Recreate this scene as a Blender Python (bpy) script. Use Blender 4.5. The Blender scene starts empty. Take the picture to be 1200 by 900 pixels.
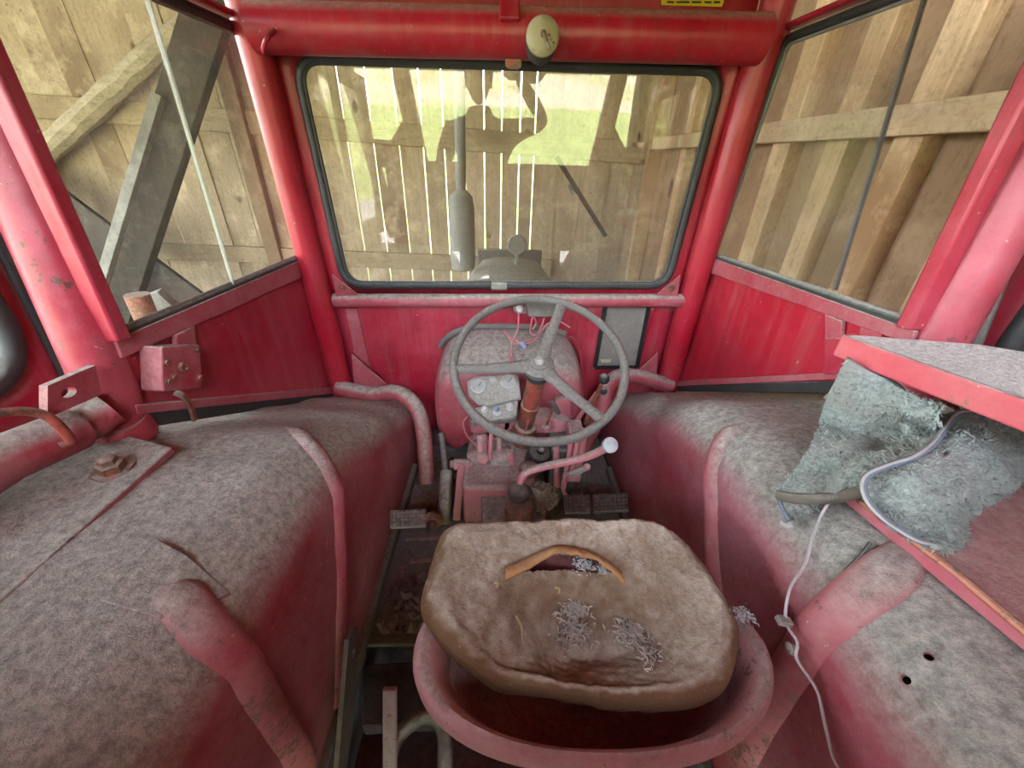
import bpy, math, random
from mathutils import Vector, Matrix, noise
random.seed(7)
SC = bpy.context.scene
COL = SC.collection

# ---------------------------------------------------------------- camera
CZ = 1.60                                   # eye height above the barn ground
FPX, TH, PS, RO = 455.0, math.radians(30), math.radians(1.3), math.radians(1.7)
_f = Vector((math.sin(PS)*math.cos(TH), math.cos(PS)*math.cos(TH), -math.sin(TH)))
_r0 = Vector((math.cos(PS), -math.sin(PS), 0)); _u0 = _r0.cross(_f)
_r = _r0*math.cos(RO) + _u0*math.sin(RO); _u = _r.cross(_f)
cam_data = bpy.data.cameras.new('camera'); cam = bpy.data.objects.new('camera', cam_data); COL.objects.link(cam)
cam_data.sensor_width = 36; cam_data.lens = 36*FPX/1200; cam_data.clip_start = 0.02; cam_data.clip_end = 500
M = Matrix((_r, _u, -_f)).transposed().to_4x4(); M.translation = (0, 0, CZ); cam.matrix_world = M
SC.camera = cam

# ---------------------------------------------------------------- light
SC.view_settings.view_transform = 'Standard'; SC.view_settings.look = 'None'
SC.view_settings.gamma = 1; SC.view_settings.use_curve_mapping = False
SC.view_settings.exposure = 2.75
world = bpy.data.worlds.new('sky'); SC.world = world; world.use_nodes = True
wn = world.node_tree.nodes; wl = world.node_tree.links
sky = wn.new('ShaderNodeTexSky'); sky.sky_type = 'NISHITA'; sky.sun_disc = False
sky.sun_elevation = math.radians(48); sky.sun_rotation = math.radians(120); sky.dust_density = 2.0
hz = wn.new('ShaderNodeHueSaturation'); hz.inputs['Saturation'].default_value = 0.35
wl.new(sky.outputs[0], hz.inputs['Color']); wl.new(hz.outputs[0], wn['Background'].inputs[0])
wn['Background'].inputs[1].default_value = 0.85
sun_d = bpy.data.lights.new('sun_offscreen', 'SUN'); sun_d.energy = 10.0; sun_d.angle = math.radians(0.6); sun_d.color = (1, .95, .98)
sun = bpy.data.objects.new('sun_offscreen', sun_d); COL.objects.link(sun)
_sd = Vector((.75, -.45, 1.0)).normalized(); sun.rotation_euler = _sd.to_track_quat('Z', 'Y').to_euler(); sun.location = (6, -6, 12)
SC.cycles.max_bounces = 8; SC.cycles.diffuse_bounces = 5; SC.cycles.glossy_bounces = 4
SC.cycles.transparent_max_bounces = 16; SC.cycles.transmission_bounces = 6
SC.cycles.sample_clamp_indirect = 6.0; SC.cycles.caustics_reflective = False; SC.cycles.caustics_refractive = False

# ---------------------------------------------------------------- pixel helpers (directions; distance from the surface touched)
def ray(x, y): return _f + _r*((x-600)/FPX) - _u*((y-450)/FPX)
def PX(x, y, v): d = ray(x, y); return d*(v/d.x)
def PY(x, y, v): d = ray(x, y); return d*(v/d.y)
def PZ(x, y, v): d = ray(x, y); return d*(v/d.z)
def PP(x, y, p, n):
    d = ray(x, y); n = Vector(n); return d*(Vector(p).dot(n)/d.dot(n))
V = lambda *a: Vector(a)
def nz(p, s=1.0, seed=0): return noise.noise(Vector(p)*s + Vector((seed*7.3, seed*3.1, seed*1.7)))

# ---------------------------------------------------------------- mesh builder
class MB:
    def __init__(s): s.v = []; s.f = []
    def add(s, vs, fs):
        o = len(s.v); s.v += [Vector(p) for p in vs]; s.f += [tuple(i+o for i in f) for f in fs]; return s
    def box(s, c, sz, R=None):
        c = Vector(c); hx, hy, hz_ = sz[0]/2, sz[1]/2, sz[2]/2
        vs = [Vector((a*hx, b*hy, d*hz_)) for a in (-1, 1) for b in (-1, 1) for d in (-1, 1)]
        if R is not None: vs = [R @ p for p in vs]
        return s.add([c+p for p in vs], [(0,1,3,2),(4,6,7,5),(0,4,5,1),(2,3,7,6),(0,2,6,4),(1,5,7,3)])
    def bar(s, a, b, w, h, up=(0,0,1)):
        a, b = Vector(a), Vector(b); d = (b-a).normalized(); sd = d.cross(Vector(up))
        if sd.length < 1e-4: sd = d.cross(Vector((0, 1, 0)))
        sd.normalize(); u = sd.cross(d)
        vs = [p + sd*(i*w/2) + u*(j*h/2) for p in (a, b) for i in (-1, 1) for j in (-1, 1)]
        return s.add(vs, [(0,1,3,2),(4,6,7,5),(0,4,5,1),(2,3,7,6),(0,2,6,4),(1,5,7,3)])
    def tube(s, path, r, n=14, cap=True, closed=False, flat=1.0, up=None):
        path = [Vector(p) for p in path]; m = len(path)
        rad = r if isinstance(r, (list, tuple)) else [r]*m
        T = []
        for i in range(m):
            a = path[(i-1) % m] if (closed or i > 0) else path[i]; b = path[(i+1) % m] if (closed or i < m-1) else path[i]
            T.append((b-a).normalized())
        q = Vector(up) if up else (Vector((0, 0, 1)) if abs(T[0].z) < .9 else Vector((0, 1, 0)))
        q = (q - T[0]*q.dot(T[0])).normalized(); vs = []
        for i in range(m):
            q = (q - T[i]*q.dot(T[i])).normalized(); b = T[i].cross(q)
            for k in range(n):
                t = 2*math.pi*k/n; vs.append(path[i] + (b*math.cos(t) + q*(math.sin(t)*flat))*rad[i])
        fs = []
        for i in range(m if closed else m-1):
            j = (i+1) % m
            for k in range(n): fs.append((i*n+k, i*n+(k+1) % n, j*n+(k+1) % n, j*n+k))
        if cap and not closed: fs += [tuple(range(n))[::-1], tuple((m-1)*n+k for k in range(n))]
        return s.add(vs, fs)
    def lathe(s, prof, o, axis, n=24):
        o = Vector(o); a = Vector(axis).normalized(); x = a.orthogonal().normalized(); y = a.cross(x); vs = []; fs = []
        for (r, h) in prof:
            for k in range(n):
                t = 2*math.pi*k/n; vs.append(o + a*h + (x*math.cos(t)+y*math.sin(t))*max(r, 1e-5))
        for i in range(len(prof)-1):
            for k in range(n): fs.append((i*n+k, i*n+(k+1) % n, (i+1)*n+(k+1) % n, (i+1)*n+k))
        fs += [tuple(range(n))[::-1], tuple((len(prof)-1)*n+k for k in range(n))]
        return s.add(vs, fs)
    def prism(s, poly, ext):
        poly = [Vector(p) for p in poly]; e = Vector(ext); n = len(poly)
        fs = [tuple(range(n))[::-1], tuple(range(n, 2*n))] + [(i, (i+1) % n, n+(i+1) % n, n+i) for i in range(n)]
        return s.add(poly + [p+e for p in poly], fs)
    def grid(s, rows, skip=None):
        h, w = len(rows), len(rows[0]); fs = []
        for i in range(h-1):
            for j in range(w-1):
                if skip and skip(i, j): continue
                fs.append((i*w+j, i*w+j+1, (i+1)*w+j+1, (i+1)*w+j))
        return s.add([p for r in rows for p in r], fs)
    def ball(s, c, r, n=16, sc=(1, 1, 1)):
        c = Vector(c); vs = []; fs = []; m = n//2
        for i in range(m+1):
            p = math.pi*i/m
            for k in range(n):
                t = 2*math.pi*k/n
                vs.append(c + Vector((math.sin(p)*math.cos(t)*sc[0], math.sin(p)*math.sin(t)*sc[1], math.cos(p)*sc[2]))*r)
        for i in range(m):
            for k in range(n): fs.append((i*n+k, (i+1)*n+k, (i+1)*n+(k+1) % n, i*n+(k+1) % n))
        return s.add(vs, fs)
    def build(s, name, mat, parent=None, bev=0, solid=0, loc=None, angle=40, sub=0):
        off = Vector(parent['_base']) if parent is not None else (Vector(loc) if loc is not None else s.base())
        me = bpy.data.meshes.new(name)
        me.from_pydata([p-off for p in s.v], [], s.f); me.validate(); me.update()
        import bmesh
        bm = bmesh.new(); bm.from_mesh(me); bmesh.ops.remove_doubles(bm, verts=bm.verts, dist=1e-6)
        bmesh.ops.recalc_face_normals(bm, faces=bm.faces); bm.to_mesh(me); bm.free()
        for p in me.polygons: p.use_smooth = True
        me.set_sharp_from_angle(angle=math.radians(angle))
        me.materials.append(mat)
        o = bpy.data.objects.new(name, me); COL.objects.link(o)
        if parent is not None: o.parent = parent
        else: o.location = off + Vector((0, 0, CZ))
        o['_base'] = list(off)
        if solid:
            m = o.modifiers.new('solid', 'SOLIDIFY'); m.thickness = solid; m.offset = 0
        if bev:
            m = o.modifiers.new('bevel', 'BEVEL'); m.width = bev; m.segments = 2; m.limit_method = 'ANGLE'; m.angle_limit = math.radians(35)
        if sub:
            m = o.modifiers.new('sub', 'SUBSURF'); m.levels = sub; m.render_levels = sub
        return o
    def base(s):
        xs = [p.x for p in s.v]; ys = [p.y for p in s.v]; zs = [p.z for p in s.v]
        return Vector(((min(xs)+max(xs))/2, (min(ys)+max(ys))/2, min(zs)))
def spl(pts, n=8, closed=False):
    pts = [Vector(p) for p in pts]; out = []; m = len(pts)
    for i in range(m if closed else m-1):
        g = lambda k: pts[k % m] if closed else pts[max(0, min(m-1, k))]
        p0, p1, p2, p3 = g(i-1), g(i), g(i+1), g(i+2)
        for k in range(n):
            t = k/n
            out.append(.5*((2*p1)+(p2-p0)*t+(2*p0-5*p1+4*p2-p3)*t*t+(3*p1-p0-3*p2+p3)*t**3))
    if not closed: out.append(pts[-1])
    return out
def plate_with_hole(poly, ext, c, r, sq=1.0, n=16):
    """flat plate with a round (or, with sq, oval) hole right through it"""
    poly = [Vector(p) for p in poly]; c = Vector(c); ext = Vector(ext); nrm = ext.normalized()
    c = c - nrm*((c-poly[0]).dot(nrm)); ex = (poly[1]-poly[0]).normalized(); ey = nrm.cross(ex)
    P2 = [((p-c).dot(ex), (p-c).dot(ey)) for p in poly]
    ang = sorted([2*math.pi*k/n-math.pi for k in range(n)] + [math.atan2(y, x) for x, y in P2]); out = []
    for a in ang:
        dx, dy = math.cos(a), math.sin(a); best = None
        for i in range(len(P2)):
            (x0, y0), (x1, y1) = P2[i], P2[(i+1) % len(P2)]; ux, uy = x1-x0, y1-y0; den = dx*uy-dy*ux
            if abs(den) < 1e-12: continue
            t = (x0*uy-y0*ux)/den; q = (x0*dy-y0*dx)/den
            if t > 0 and -1e-6 <= q <= 1+1e-6 and (best is None or t < best): best = t
        out.append(c+ex*(dx*best)+ey*(dy*best))
    inn = [c+ex*(math.cos(a)*r*sq)+ey*(math.sin(a)*r) for a in ang]; m = MB(); k = len(ang)
    fs = []
    for i in range(k):
        j = (i+1) % k; fs += [(i, j, k+j, k+i), (2*k+i, 3*k+i, 3*k+j, 2*k+j), (i, 2*k+i, 2*k+j, j), (k+i, k+j, 3*k+j, 3*k+i)]
    return m.add(out+inn+[p+ext for p in out]+[p+ext for p in inn], fs)
def drill(o, holes, r, depth=.006):
    """cut round holes in a sheet mesh; holes: (centre, normal)"""
    import bmesh
    off = Vector(o['_base']); holes = [(Vector(c)-off, Vector(n).normalized()) for c, n in holes]; bm = bmesh.new(); bm.from_mesh(o.data)
    near = [f for f in bm.faces if min((f.calc_center_median()-c).length for c, n in holes) < .045]
    bmesh.ops.subdivide_edges(bm, edges=list({e for f in near for e in f.edges}), cuts=6, use_grid_fill=True)
    for c, nn in holes:
        dead = [f for f in bm.faces if (f.calc_center_median()-c).length < r*1.5]
        bmesh.ops.delete(bm, geom=dead, context='FACES')
        loop = [e for e in bm.edges if e.is_boundary and all((v.co-c).length < r*3.5 for v in e.verts)]
        x = nn.orthogonal().normalized(); y = nn.cross(x)
        vs_ = {v for e in loop for v in e.verts}; top = {}; low = {}
        for v in vs_:                                   # each torn-edge vertex gets its partner on the round rim
            d = v.co-c; a_ = math.atan2(d.dot(y), d.dot(x)); q = c+(x*math.cos(a_)+y*math.sin(a_))*r
            top[v] = bm.verts.new(q); low[v] = bm.verts.new(q-nn*depth)
        for e in loop:
            p, q = e.verts; bm.faces.new((p, q, top[q], top[p])); bm.faces.new((top[p], top[q], low[q], low[p]))
    bmesh.ops.recalc_face_normals(bm, faces=bm.faces); bm.to_mesh(o.data); bm.free()
    for p in o.data.polygons: p.use_smooth = True
    o.data.set_sharp_from_angle(angle=math.radians(60))
def tag(o, label, cat, group=None):
    o['label'] = label; o['category'] = cat
    if group: o['group'] = group
    return o
def thing(name, label, cat, base, group=None):
    o = bpy.data.objects.new(name, None); COL.objects.link(o); o.empty_display_size = .05
    o.location = Vector(base) + Vector((0, 0, CZ)); o['_base'] = list(base); return tag(o, label, cat, group)
def struct(name, base, label=None):
    o = bpy.data.objects.new(name, None); COL.objects.link(o); o.location = Vector(base)+Vector((0, 0, CZ)); o['_base'] = list(base)
    o['kind'] = 'structure'
    if label: o['label'] = label
    return o
def bolt(parent, p, axis, r=.009, h=.007, mat=None, name='bolt'):
    a = Vector(axis).normalized()
    return MB().lathe([(r*1.5, 0), (r*1.5, h*.25), (r, h*.3), (r, h), (r*.7, h*1.15)], p, a, 6).build(name, mat or MT['steel'], parent)

# ---------------------------------------------------------------- materials
MT = {}
class NT:
    def __init__(s, name):
        s.m = bpy.data.materials.new(name); s.m.use_nodes = True; s.t = s.m.node_tree; s.n = s.t.nodes; s.b = s.n['Principled BSDF']
        s.tc = s.n.new('ShaderNodeTexCoord'); MT[name] = s.m
    def L(s, a, b): s.t.links.new(a, b)
    def noise(s, scale, detail=4, rough=.55, vec=None, stretch=None):
        n = s.n.new('ShaderNodeTexNoise'); n.inputs['Scale'].default_value = scale; n.inputs['Detail'].default_value = detail; n.inputs['Roughness'].default_value = rough
        src = vec or s.tc.outputs['Object']
        if stretch:
            mp = s.n.new('ShaderNodeMapping'); mp.inputs['Scale'].default_value = stretch; s.L(src, mp.inputs[0]); src = mp.outputs[0]
        s.L(src, n.inputs['Vector']); return n.outputs['Fac']
    def ramp(s, x, a, b, lo=0., hi=1.):
        n = s.n.new('ShaderNodeMapRange'); n.inputs[1].default_value = a; n.inputs[2].default_value = b; n.inputs[3].default_value = lo; n.inputs[4].default_value = hi
        s.L(x, n.inputs[0]); return n.outputs[0]
    def math(s, op, a, b=None):
        n = s.n.new('ShaderNodeMath'); n.operation = op; n.use_clamp = False
        for i, x in enumerate((a, b)):
            if x is None: continue
            if isinstance(x, (int, float)): n.inputs[i].default_value = x
            else: s.L(x, n.inputs[i])
        return n.outputs[0]
    def mix(s, f, a, b):
        n = s.n.new('ShaderNodeMix'); n.data_type = 'RGBA'; n.clamp_factor = True
        if isinstance(f, (int, float)): n.inputs[0].default_value = f
        else: s.L(f, n.inputs[0])
        for i, x in ((6, a), (7, b)):
            if isinstance(x, (tuple, list)): n.inputs[i].default_value = (*x, 1)
            else: s.L(x, n.inputs[i])
        return n.outputs[2]
    def bump(s, h, st=.3, d=.01):
        n = s.n.new('ShaderNodeBump'); n.inputs['Strength'].default_value = st; n.inputs['Distance'].default_value = d
        s.L(h, n.inputs['Height']); s.L(n.outputs[0], s.b.inputs['Normal'])
    def set(s, col=None, rough=.6, metal=0.):
        if col is not None:
            if isinstance(col, (tuple, list)): s.b.inputs['Base Color'].default_value = (*col, 1)
            else: s.L(col, s.b.inputs['Base Color'])
        if isinstance(rough, (int, float)): s.b.inputs['Roughness'].default_value = rough
        else: s.L(rough, s.b.inputs['Roughness'])
        s.b.inputs['Metallic'].default_value = metal
    def upz(s):
        g = s.n.new('ShaderNodeNewGeometry'); x = s.n.new('ShaderNodeSeparateXYZ'); s.L(g.outputs['Normal'], x.inputs[0]); return x.outputs[2]

DUST = (.375, .375, .325)
def paint(name, base, faded, dust=.8, lo=.25, hi=.85, chip=.72, rough=.38, chipcol=(.09, .045, .03), fine=70., dustcol=DUST, film=.0, streak=0.):
    """old paint: faded patches, chips down to rust, and dust that has settled on what faces up"""
    t = NT(name)
    c = t.mix(t.ramp(t.noise(3.5, 6, .65), .40, .68), base, faded)
    c = t.mix(t.math('MULTIPLY', t.ramp(t.noise(18, 6, .75), .45, .68), .5), c, faded)
    c = t.mix(t.math('MULTIPLY', t.ramp(t.noise(9, 5, .7), .52, .66), .45), c, tuple(x*.55 for x in base))
    if streak:
        k = t.ramp(t.noise(5, 5, .7, None, (6, 6, .5)), .48, .70); c = t.mix(t.math('MULTIPLY', k, streak), c, tuple(.5*x+.5*y for x, y in zip(faded, dustcol)))
    if chip < 1:
        k = t.ramp(t.math('ADD', t.math('MULTIPLY', t.noise(52, 7, .78), .7), t.math('MULTIPLY', t.noise(4.5, 2), .3)), chip-.115, chip-.105)
        c = t.mix(k, c, chipcol)
        k2 = t.ramp(t.noise(85, 3, .6), .715, .73); c = t.mix(t.math('MULTIPLY', k2, .6), c, (.62, .50, .46))
    up = t.ramp(t.upz(), lo, hi)
    n1 = t.noise(6, 7, .7); n2 = t.noise(fine, 6, .78); n3 = t.noise(22, 6, .75)
    brk = t.math('MULTIPLY', t.ramp(n1, .31, .38, .55, 1.), t.ramp(n3, .33, .42, .82, 1.))
    d = t.math('MULTIPLY', t.math('MINIMUM', t.math('MULTIPLY', up, t.math('ADD', brk, t.math('MULTIPLY', up, .25))), 1.0), dust)
    if film: d = t.math('MAXIMUM', d, t.math('MULTIPLY', t.ramp(t.math('ADD', t.math('MULTIPLY', n1, .6), t.math('MULTIPLY', n3, .4)), .36, .66), film))
    dc = t.mix(t.ramp(n2, .36, .64), tuple(x*.66 for x in dustcol), tuple(min(1, x*1.5) for x in dustcol))
    dc = t.mix(t.math('MULTIPLY', t.ramp(n3, .54, .7), .35), dc, tuple(x*.6 for x in dustcol))
    c = t.mix(d, c, dc)
    t.set(c, t.ramp(d, 0, .6, rough, .95)); t.b.inputs['Specular IOR Level'].default_value = .4
    t.bump(t.math('ADD', t.math('MULTIPLY', n2, t.math('ADD', d, .06)), t.math('MULTIPLY', n3, t.math('MULTIPLY', d, .8))), .8, .008)
    return t
paint('red', (.33, .008, .028), (.44, .06, .09), chip=.79, streak=.25)
paint('red_clean', (.36, .007, .022), (.42, .03, .05), dust=.6, lo=.45, hi=1.0, chip=.83, rough=.33, streak=.2)
paint('red_film', (.32, .014, .036), (.42, .10, .135), dust=.9, chip=.79, film=.22)
paint('fender_red', (.28, .014, .035), (.40, .12, .16), dust=.97, lo=.18, hi=.78, chip=.83, film=.26, fine=85, rough=.45)
paint('pink', (.46, .12, .15), (.52, .26, .27), dust=.7, chip=.70, film=.15, fine=110)
paint('rim_pink', (.45, .13, .15), (.52, .27, .28), dust=.55, lo=.5, hi=1.0, chip=.695, chipcol=(.17, .09, .075), film=.25, fine=120, rough=.5)
paint('rust_red', (.30, .05, .035), (.36, .12, .09), dust=.5, chip=.6, chipcol=(.13, .055, .025), film=.1)
paint('tube_chipped', (.34, .014, .038), (.44, .09, .12), dust=.5, lo=.4, chip=.70, film=.08, rough=.3)
paint('rib_red', (.32, .03, .055), (.46, .16, .185), dust=.8, lo=.40, hi=1.0, chip=.69, chipcol=(.17, .075, .055), film=.15)
paint('plate_red', (.36, .02, .045), (.46, .13, .16), dust=.42, lo=.5, hi=1.0, chip=.74, film=.15)
paint('rib_rusty', (.32, .035, .06), (.48, .19, .20), dust=.75, lo=.45, hi=1.0, chip=.672, chipcol=(.15, .075, .05), film=.18)
paint('grey_dusty', (.16, .16, .155), (.24, .235, .22), dust=.8, chip=1.1, rough=.6, film=.3)
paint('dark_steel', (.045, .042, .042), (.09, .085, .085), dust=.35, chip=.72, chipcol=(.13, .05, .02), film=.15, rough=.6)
paint('steel', (.22, .20, .19), (.30, .28, .27), dust=.5, chip=.66, chipcol=(.14, .07, .04), film=.2, rough=.5)
paint('wheel_rubber', (.10, .10, .092), (.15, .148, .135), dust=.65, lo=.2, hi=1.0, chip=1.1, rough=.5, film=.25, fine=130, dustcol=(.25, .235, .20))
paint('rubber', (.012, .014, .015), (.03, .033, .035), dust=.55, lo=.45, hi=1.0, chip=1.1, rough=.5, film=.06)
paint('gauge_plate', (.20, .19, .175), (.28, .265, .24), dust=.6, chip=.7, chipcol=(.06, .055, .05), film=.3, fine=150)
paint('floor_steel', (.085, .085, .09), (.13, .13, .135), dust=.25, chip=.74, chipcol=(.13, .055, .02), film=.15, rough=.65)
paint('tape', (.008, .008, .009), (.014, .014, .015), dust=.0, chip=1.1, rough=.6)
paint('board_grey', (.155, .145, .125), (.20, .19, .165), dust=.4, chip=.78, chipcol=(.05, .045, .04), film=.3, rough=.9)
paint('tray_top', (.56, .54, .50), (.62, .60, .57), dust=.8, chip=1.1, film=.5, rough=.9, dustcol=(.60, .58, .54), fine=140)
paint('tray_red', (.42, .05, .065), (.48, .10, .11), dust=.7, lo=.6, hi=1.0, chip=.69, chipcol=(.20, .09, .05), film=.1)
paint('cream', (.42, .40, .26), (.36, .33, .20), dust=.3, chip=.74, film=.1, rough=.35)
paint('knob_pale', (.42, .47, .50), (.50, .55, .57), dust=.3, chip=1.1, rough=.35)
paint('edge_orange', (.36, .06, .025), (.40, .13, .06), dust=.2, lo=.6, hi=1.0, chip=.66, film=.08)
paint('yellow', (.72, .50, .02), (.65, .45, .03), dust=.0, chip=1.1)
paint('black_print', (.02, .02, .02), (.03, .03, .03), dust=.0, chip=1.1)
paint('gauge_face', (.30, .32, .32), (.36, .38, .37), dust=.3, chip=1.1, rough=.3, film=.4)
paint('ring_metal', (.42, .42, .40), (.5, .5, .48), dust=.3, chip=1.1, rough=.35)
paint('zip_blue', (.13, .16, .22), (.18, .21, .27), dust=.2, chip=1.1, rough=.8)
paint('hem_brown', (.10, .085, .065), (.15, .13, .10), dust=.3, chip=1.1, rough=.9)
paint('wire_pink', (.50, .12, .14), (.55, .25, .26), dust=.4, chip=1.1, rough=.5)
paint('wire_white', (.55, .52, .55), (.50, .44, .46), dust=.3, chip=1.1, rough=.5)
paint('blue_plastic', (.20, .28, .50), (.3, .36, .5), dust=.3, chip=1.1, rough=.4)
paint('fluff_white', (.62, .62, .62), (.5, .5, .5), dust=.1, chip=1.1, rough=1.)
paint('fluff_tan', (.60, .56, .50), (.68, .64, .58), dust=.3, chip=1.1, rough=1.)
paint('nest', (.20, .15, .11), (.28, .23, .18), dust=.3, chip=1.1, rough=1.)
paint('straw', (.45, .34, .17), (.36, .25, .12), dust=.2, chip=1.1, rough=1.)
paint('litter', (.055, .05, .046), (.11, .10, .095), dust=.3, chip=1.1, rough=1.)
paint('chaff', (.22, .13, .05), (.13, .075, .03), dust=.1, chip=1.1, rough=1.)
paint('black_oil', (.012, .011, .011), (.03, .028, .028), dust=.2, chip=1.1, rough=.45)
paint('boot', (.045, .032, .025), (.07, .05, .04), dust=.3, chip=1.1, rough=.8, film=.1)
paint('torn_edge', (.36, .15, .035), (.42, .22, .07), dust=.2, chip=1.1, rough=1.)
paint('hood_red', (.30, .05, .04), (.35, .12, .10), dust=.9, chip=1.1, film=.4)
paint('lining_pink', (.34, .05, .07), (.36, .10, .12), dust=.2, chip=1.1)

def foam():
    t = NT('foam'); n1 = t.noise(5, 5, .6); n2 = t.noise(90, 6, .7); n3 = t.noise(28, 5, .7)
    c = t.mix(t.ramp(n1, .35, .7), (.15, .085, .042), (.23, .145, .085))
    up = t.ramp(t.upz(), .55, .97)
    d = t.math('MULTIPLY', up, t.ramp(t.math('ADD', t.math('MULTIPLY', n1, .5), t.math('MULTIPLY', n3, .5)), .30, .56))
    dc = t.mix(t.ramp(n2, .3, .75), (.36, .32, .255), (.62, .57, .49))
    c = t.mix(t.math('MULTIPLY', d, .92), c, dc)
    c = t.mix(t.ramp(n2, .64, .72), c, (.42, .36, .27))
    t.set(c, .97); t.b.inputs['Specular IOR Level'].default_value = .1
    t.bump(t.math('ADD', n2, t.math('MULTIPLY', n3, 1.2)), .7, .006)
foam()
def fleece():
    t = NT('fleece'); n2 = t.noise(160, 5, .75); n1 = t.noise(11, 4); n3 = t.noise(45, 4, .6)
    c = t.mix(t.ramp(n2, .32, .72), (.19, .235, .205), (.48, .545, .49)); c = t.mix(t.ramp(n1, .5, .75), c, (.28, .28, .24))
    c = t.mix(t.ramp(n2, .66, .74), c, (.75, .77, .74))
    t.set(c, 1.0); t.b.inputs['Sheen Weight'].default_value = .3; t.b.inputs['Specular IOR Level'].default_value = .1
    t.bump(t.math('ADD', n2, t.math('MULTIPLY', n3, 2.0)), .9, .006)
fleece()
def wood(name, a, b, dark, along='Z', sc=1.0, knots=True):
    t = NT(name); st = {'Z': (14, 14, .9), 'Y': (14, .9, 14), 'X': (.9, 14, 14)}[along]
    oi = t.n.new('ShaderNodeObjectInfo')
    add = t.n.new('ShaderNodeVectorMath'); add.operation = 'ADD'
    sc3 = t.n.new('ShaderNodeVectorMath'); sc3.operation = 'SCALE'; sc3.inputs[0].default_value = (13, 7, 29); t.L(oi.outputs['Random'], sc3.inputs['Scale'])
    t.L(t.tc.outputs['Object'], add.inputs[0]); t.L(sc3.outputs[0], add.inputs[1]); vec = add.outputs[0]
    g = t.noise(2.2*sc, 6, .65, vec, st); g2 = t.noise(7*sc, 5, .7, vec, st); big = t.noise(1.3, 3, .5, vec)
    c = t.mix(t.ramp(g, .3, .7), a, b); c = t.mix(t.ramp(g2, .55, .75), c, tuple(x*.62 for x in a))
    c = t.mix(t.ramp(big, .55, .72), c, dark)
    c = t.mix(t.math('MULTIPLY', t.ramp(oi.outputs['Random'], 0, 1), .45), c, tuple(x*.6+y*.4 for x, y in zip(dark, a)))
    if knots:
        k = t.ramp(t.noise(5, 2, .4, vec, {'Z': (1, 1, .55), 'Y': (1, .55, 1), 'X': (.55, 1, 1)}[along]), .72, .76); c = t.mix(k, c, tuple(x*.45 for x in dark))
    sp_ = t.noise(38, 6, .8, vec); c = t.mix(t.math('MULTIPLY', t.ramp(sp_, .50, .66), .55), c, tuple(x*.5 for x in a))
    c = t.mix(t.math('MULTIPLY', t.ramp(t.noise(4, 5, .7, vec), .52, .66), .5), c, tuple(min(1, x*1.25+.03) for x in b))
    t.set(c, .92); t.b.inputs['Specular IOR Level'].default_value = .15; t.bump(t.math('ADD', g, g2), .4, .01)
wood('plank', (.36, .27, .185), (.50, .40, .29), (.20, .135, .09))
wood('plank_dark', (.20, .135, .085), (.26, .18, .12), (.13, .085, .055))
wood('rail_wood', (.33, .25, .165), (.42, .33, .23), (.20, .14, .095), 'X')
wood('wall_board', (.28, .18, .105), (.32, .21, .13), (.21, .13, .08), 'Z', .4)
wood('stud_wood', (.48, .32, .18), (.60, .43, .27), (.30, .17, .09), 'Z')
wood('rail_wood_y', (.46, .33, .20), (.54, .40, .26), (.30, .20, .12), 'Y')
wood('log_wood', (.30, .24, .17), (.44, .37, .28), (.18, .135, .095), 'X', .9)
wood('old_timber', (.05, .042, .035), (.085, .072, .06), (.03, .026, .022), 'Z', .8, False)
wood('grey_timber', (.20, .195, .18), (.26, .25, .23), (.13, .125, .12), 'Z', .8, False)
def grass(name, a, b, c3, sc=1.0):
    t = NT(name); n = t.noise(14*sc, 6, .75); m = t.noise(.55*sc, 4); 
    c = t.mix(t.ramp(n, .3, .7), a, b); c = t.mix(t.ramp(m, .42, .62), c, c3); t.set(c, 1.); t.bump(n, .8, .08)
grass('gravel', (.17, .16, .15), (.36, .34, .32), (.22, .21, .19))
grass('grass_green', (.10, .16, .035), (.30, .36, .10), (.18, .23, .06))
grass('grass_dry', (.20, .16, .09), (.52, .43, .31), (.25, .26, .10), .8)
grass('dirt', (.09, .075, .055), (.14, .115, .085), (.07, .06, .045))
t = NT('roof_dark'); t.set(t.mix(t.ramp(t.noise(3, 4), .3, .7), (.10, .08, .06), (.16, .13, .10)), .95)
t = NT('cloth_dark'); t.set(t.mix(t.ramp(t.noise(9, 4), .3, .7), (.05, .045, .042), (.075, .068, .06)), .95)
t = NT('trouser'); t.set(t.mix(t.ramp(t.noise(9, 4), .3, .7), (.03, .035, .05), (.045, .05, .07)), .95)
t = NT('skin'); t.set(t.mix(t.ramp(t.noise(20, 3), .3, .7), (.40, .24, .17), (.46, .28, .2)), .6)
t = NT('hair'); t.set(t.mix(t.ramp(t.noise(60, 3), .3, .7), (.05, .035, .025), (.08, .06, .04)), .8)

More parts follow.
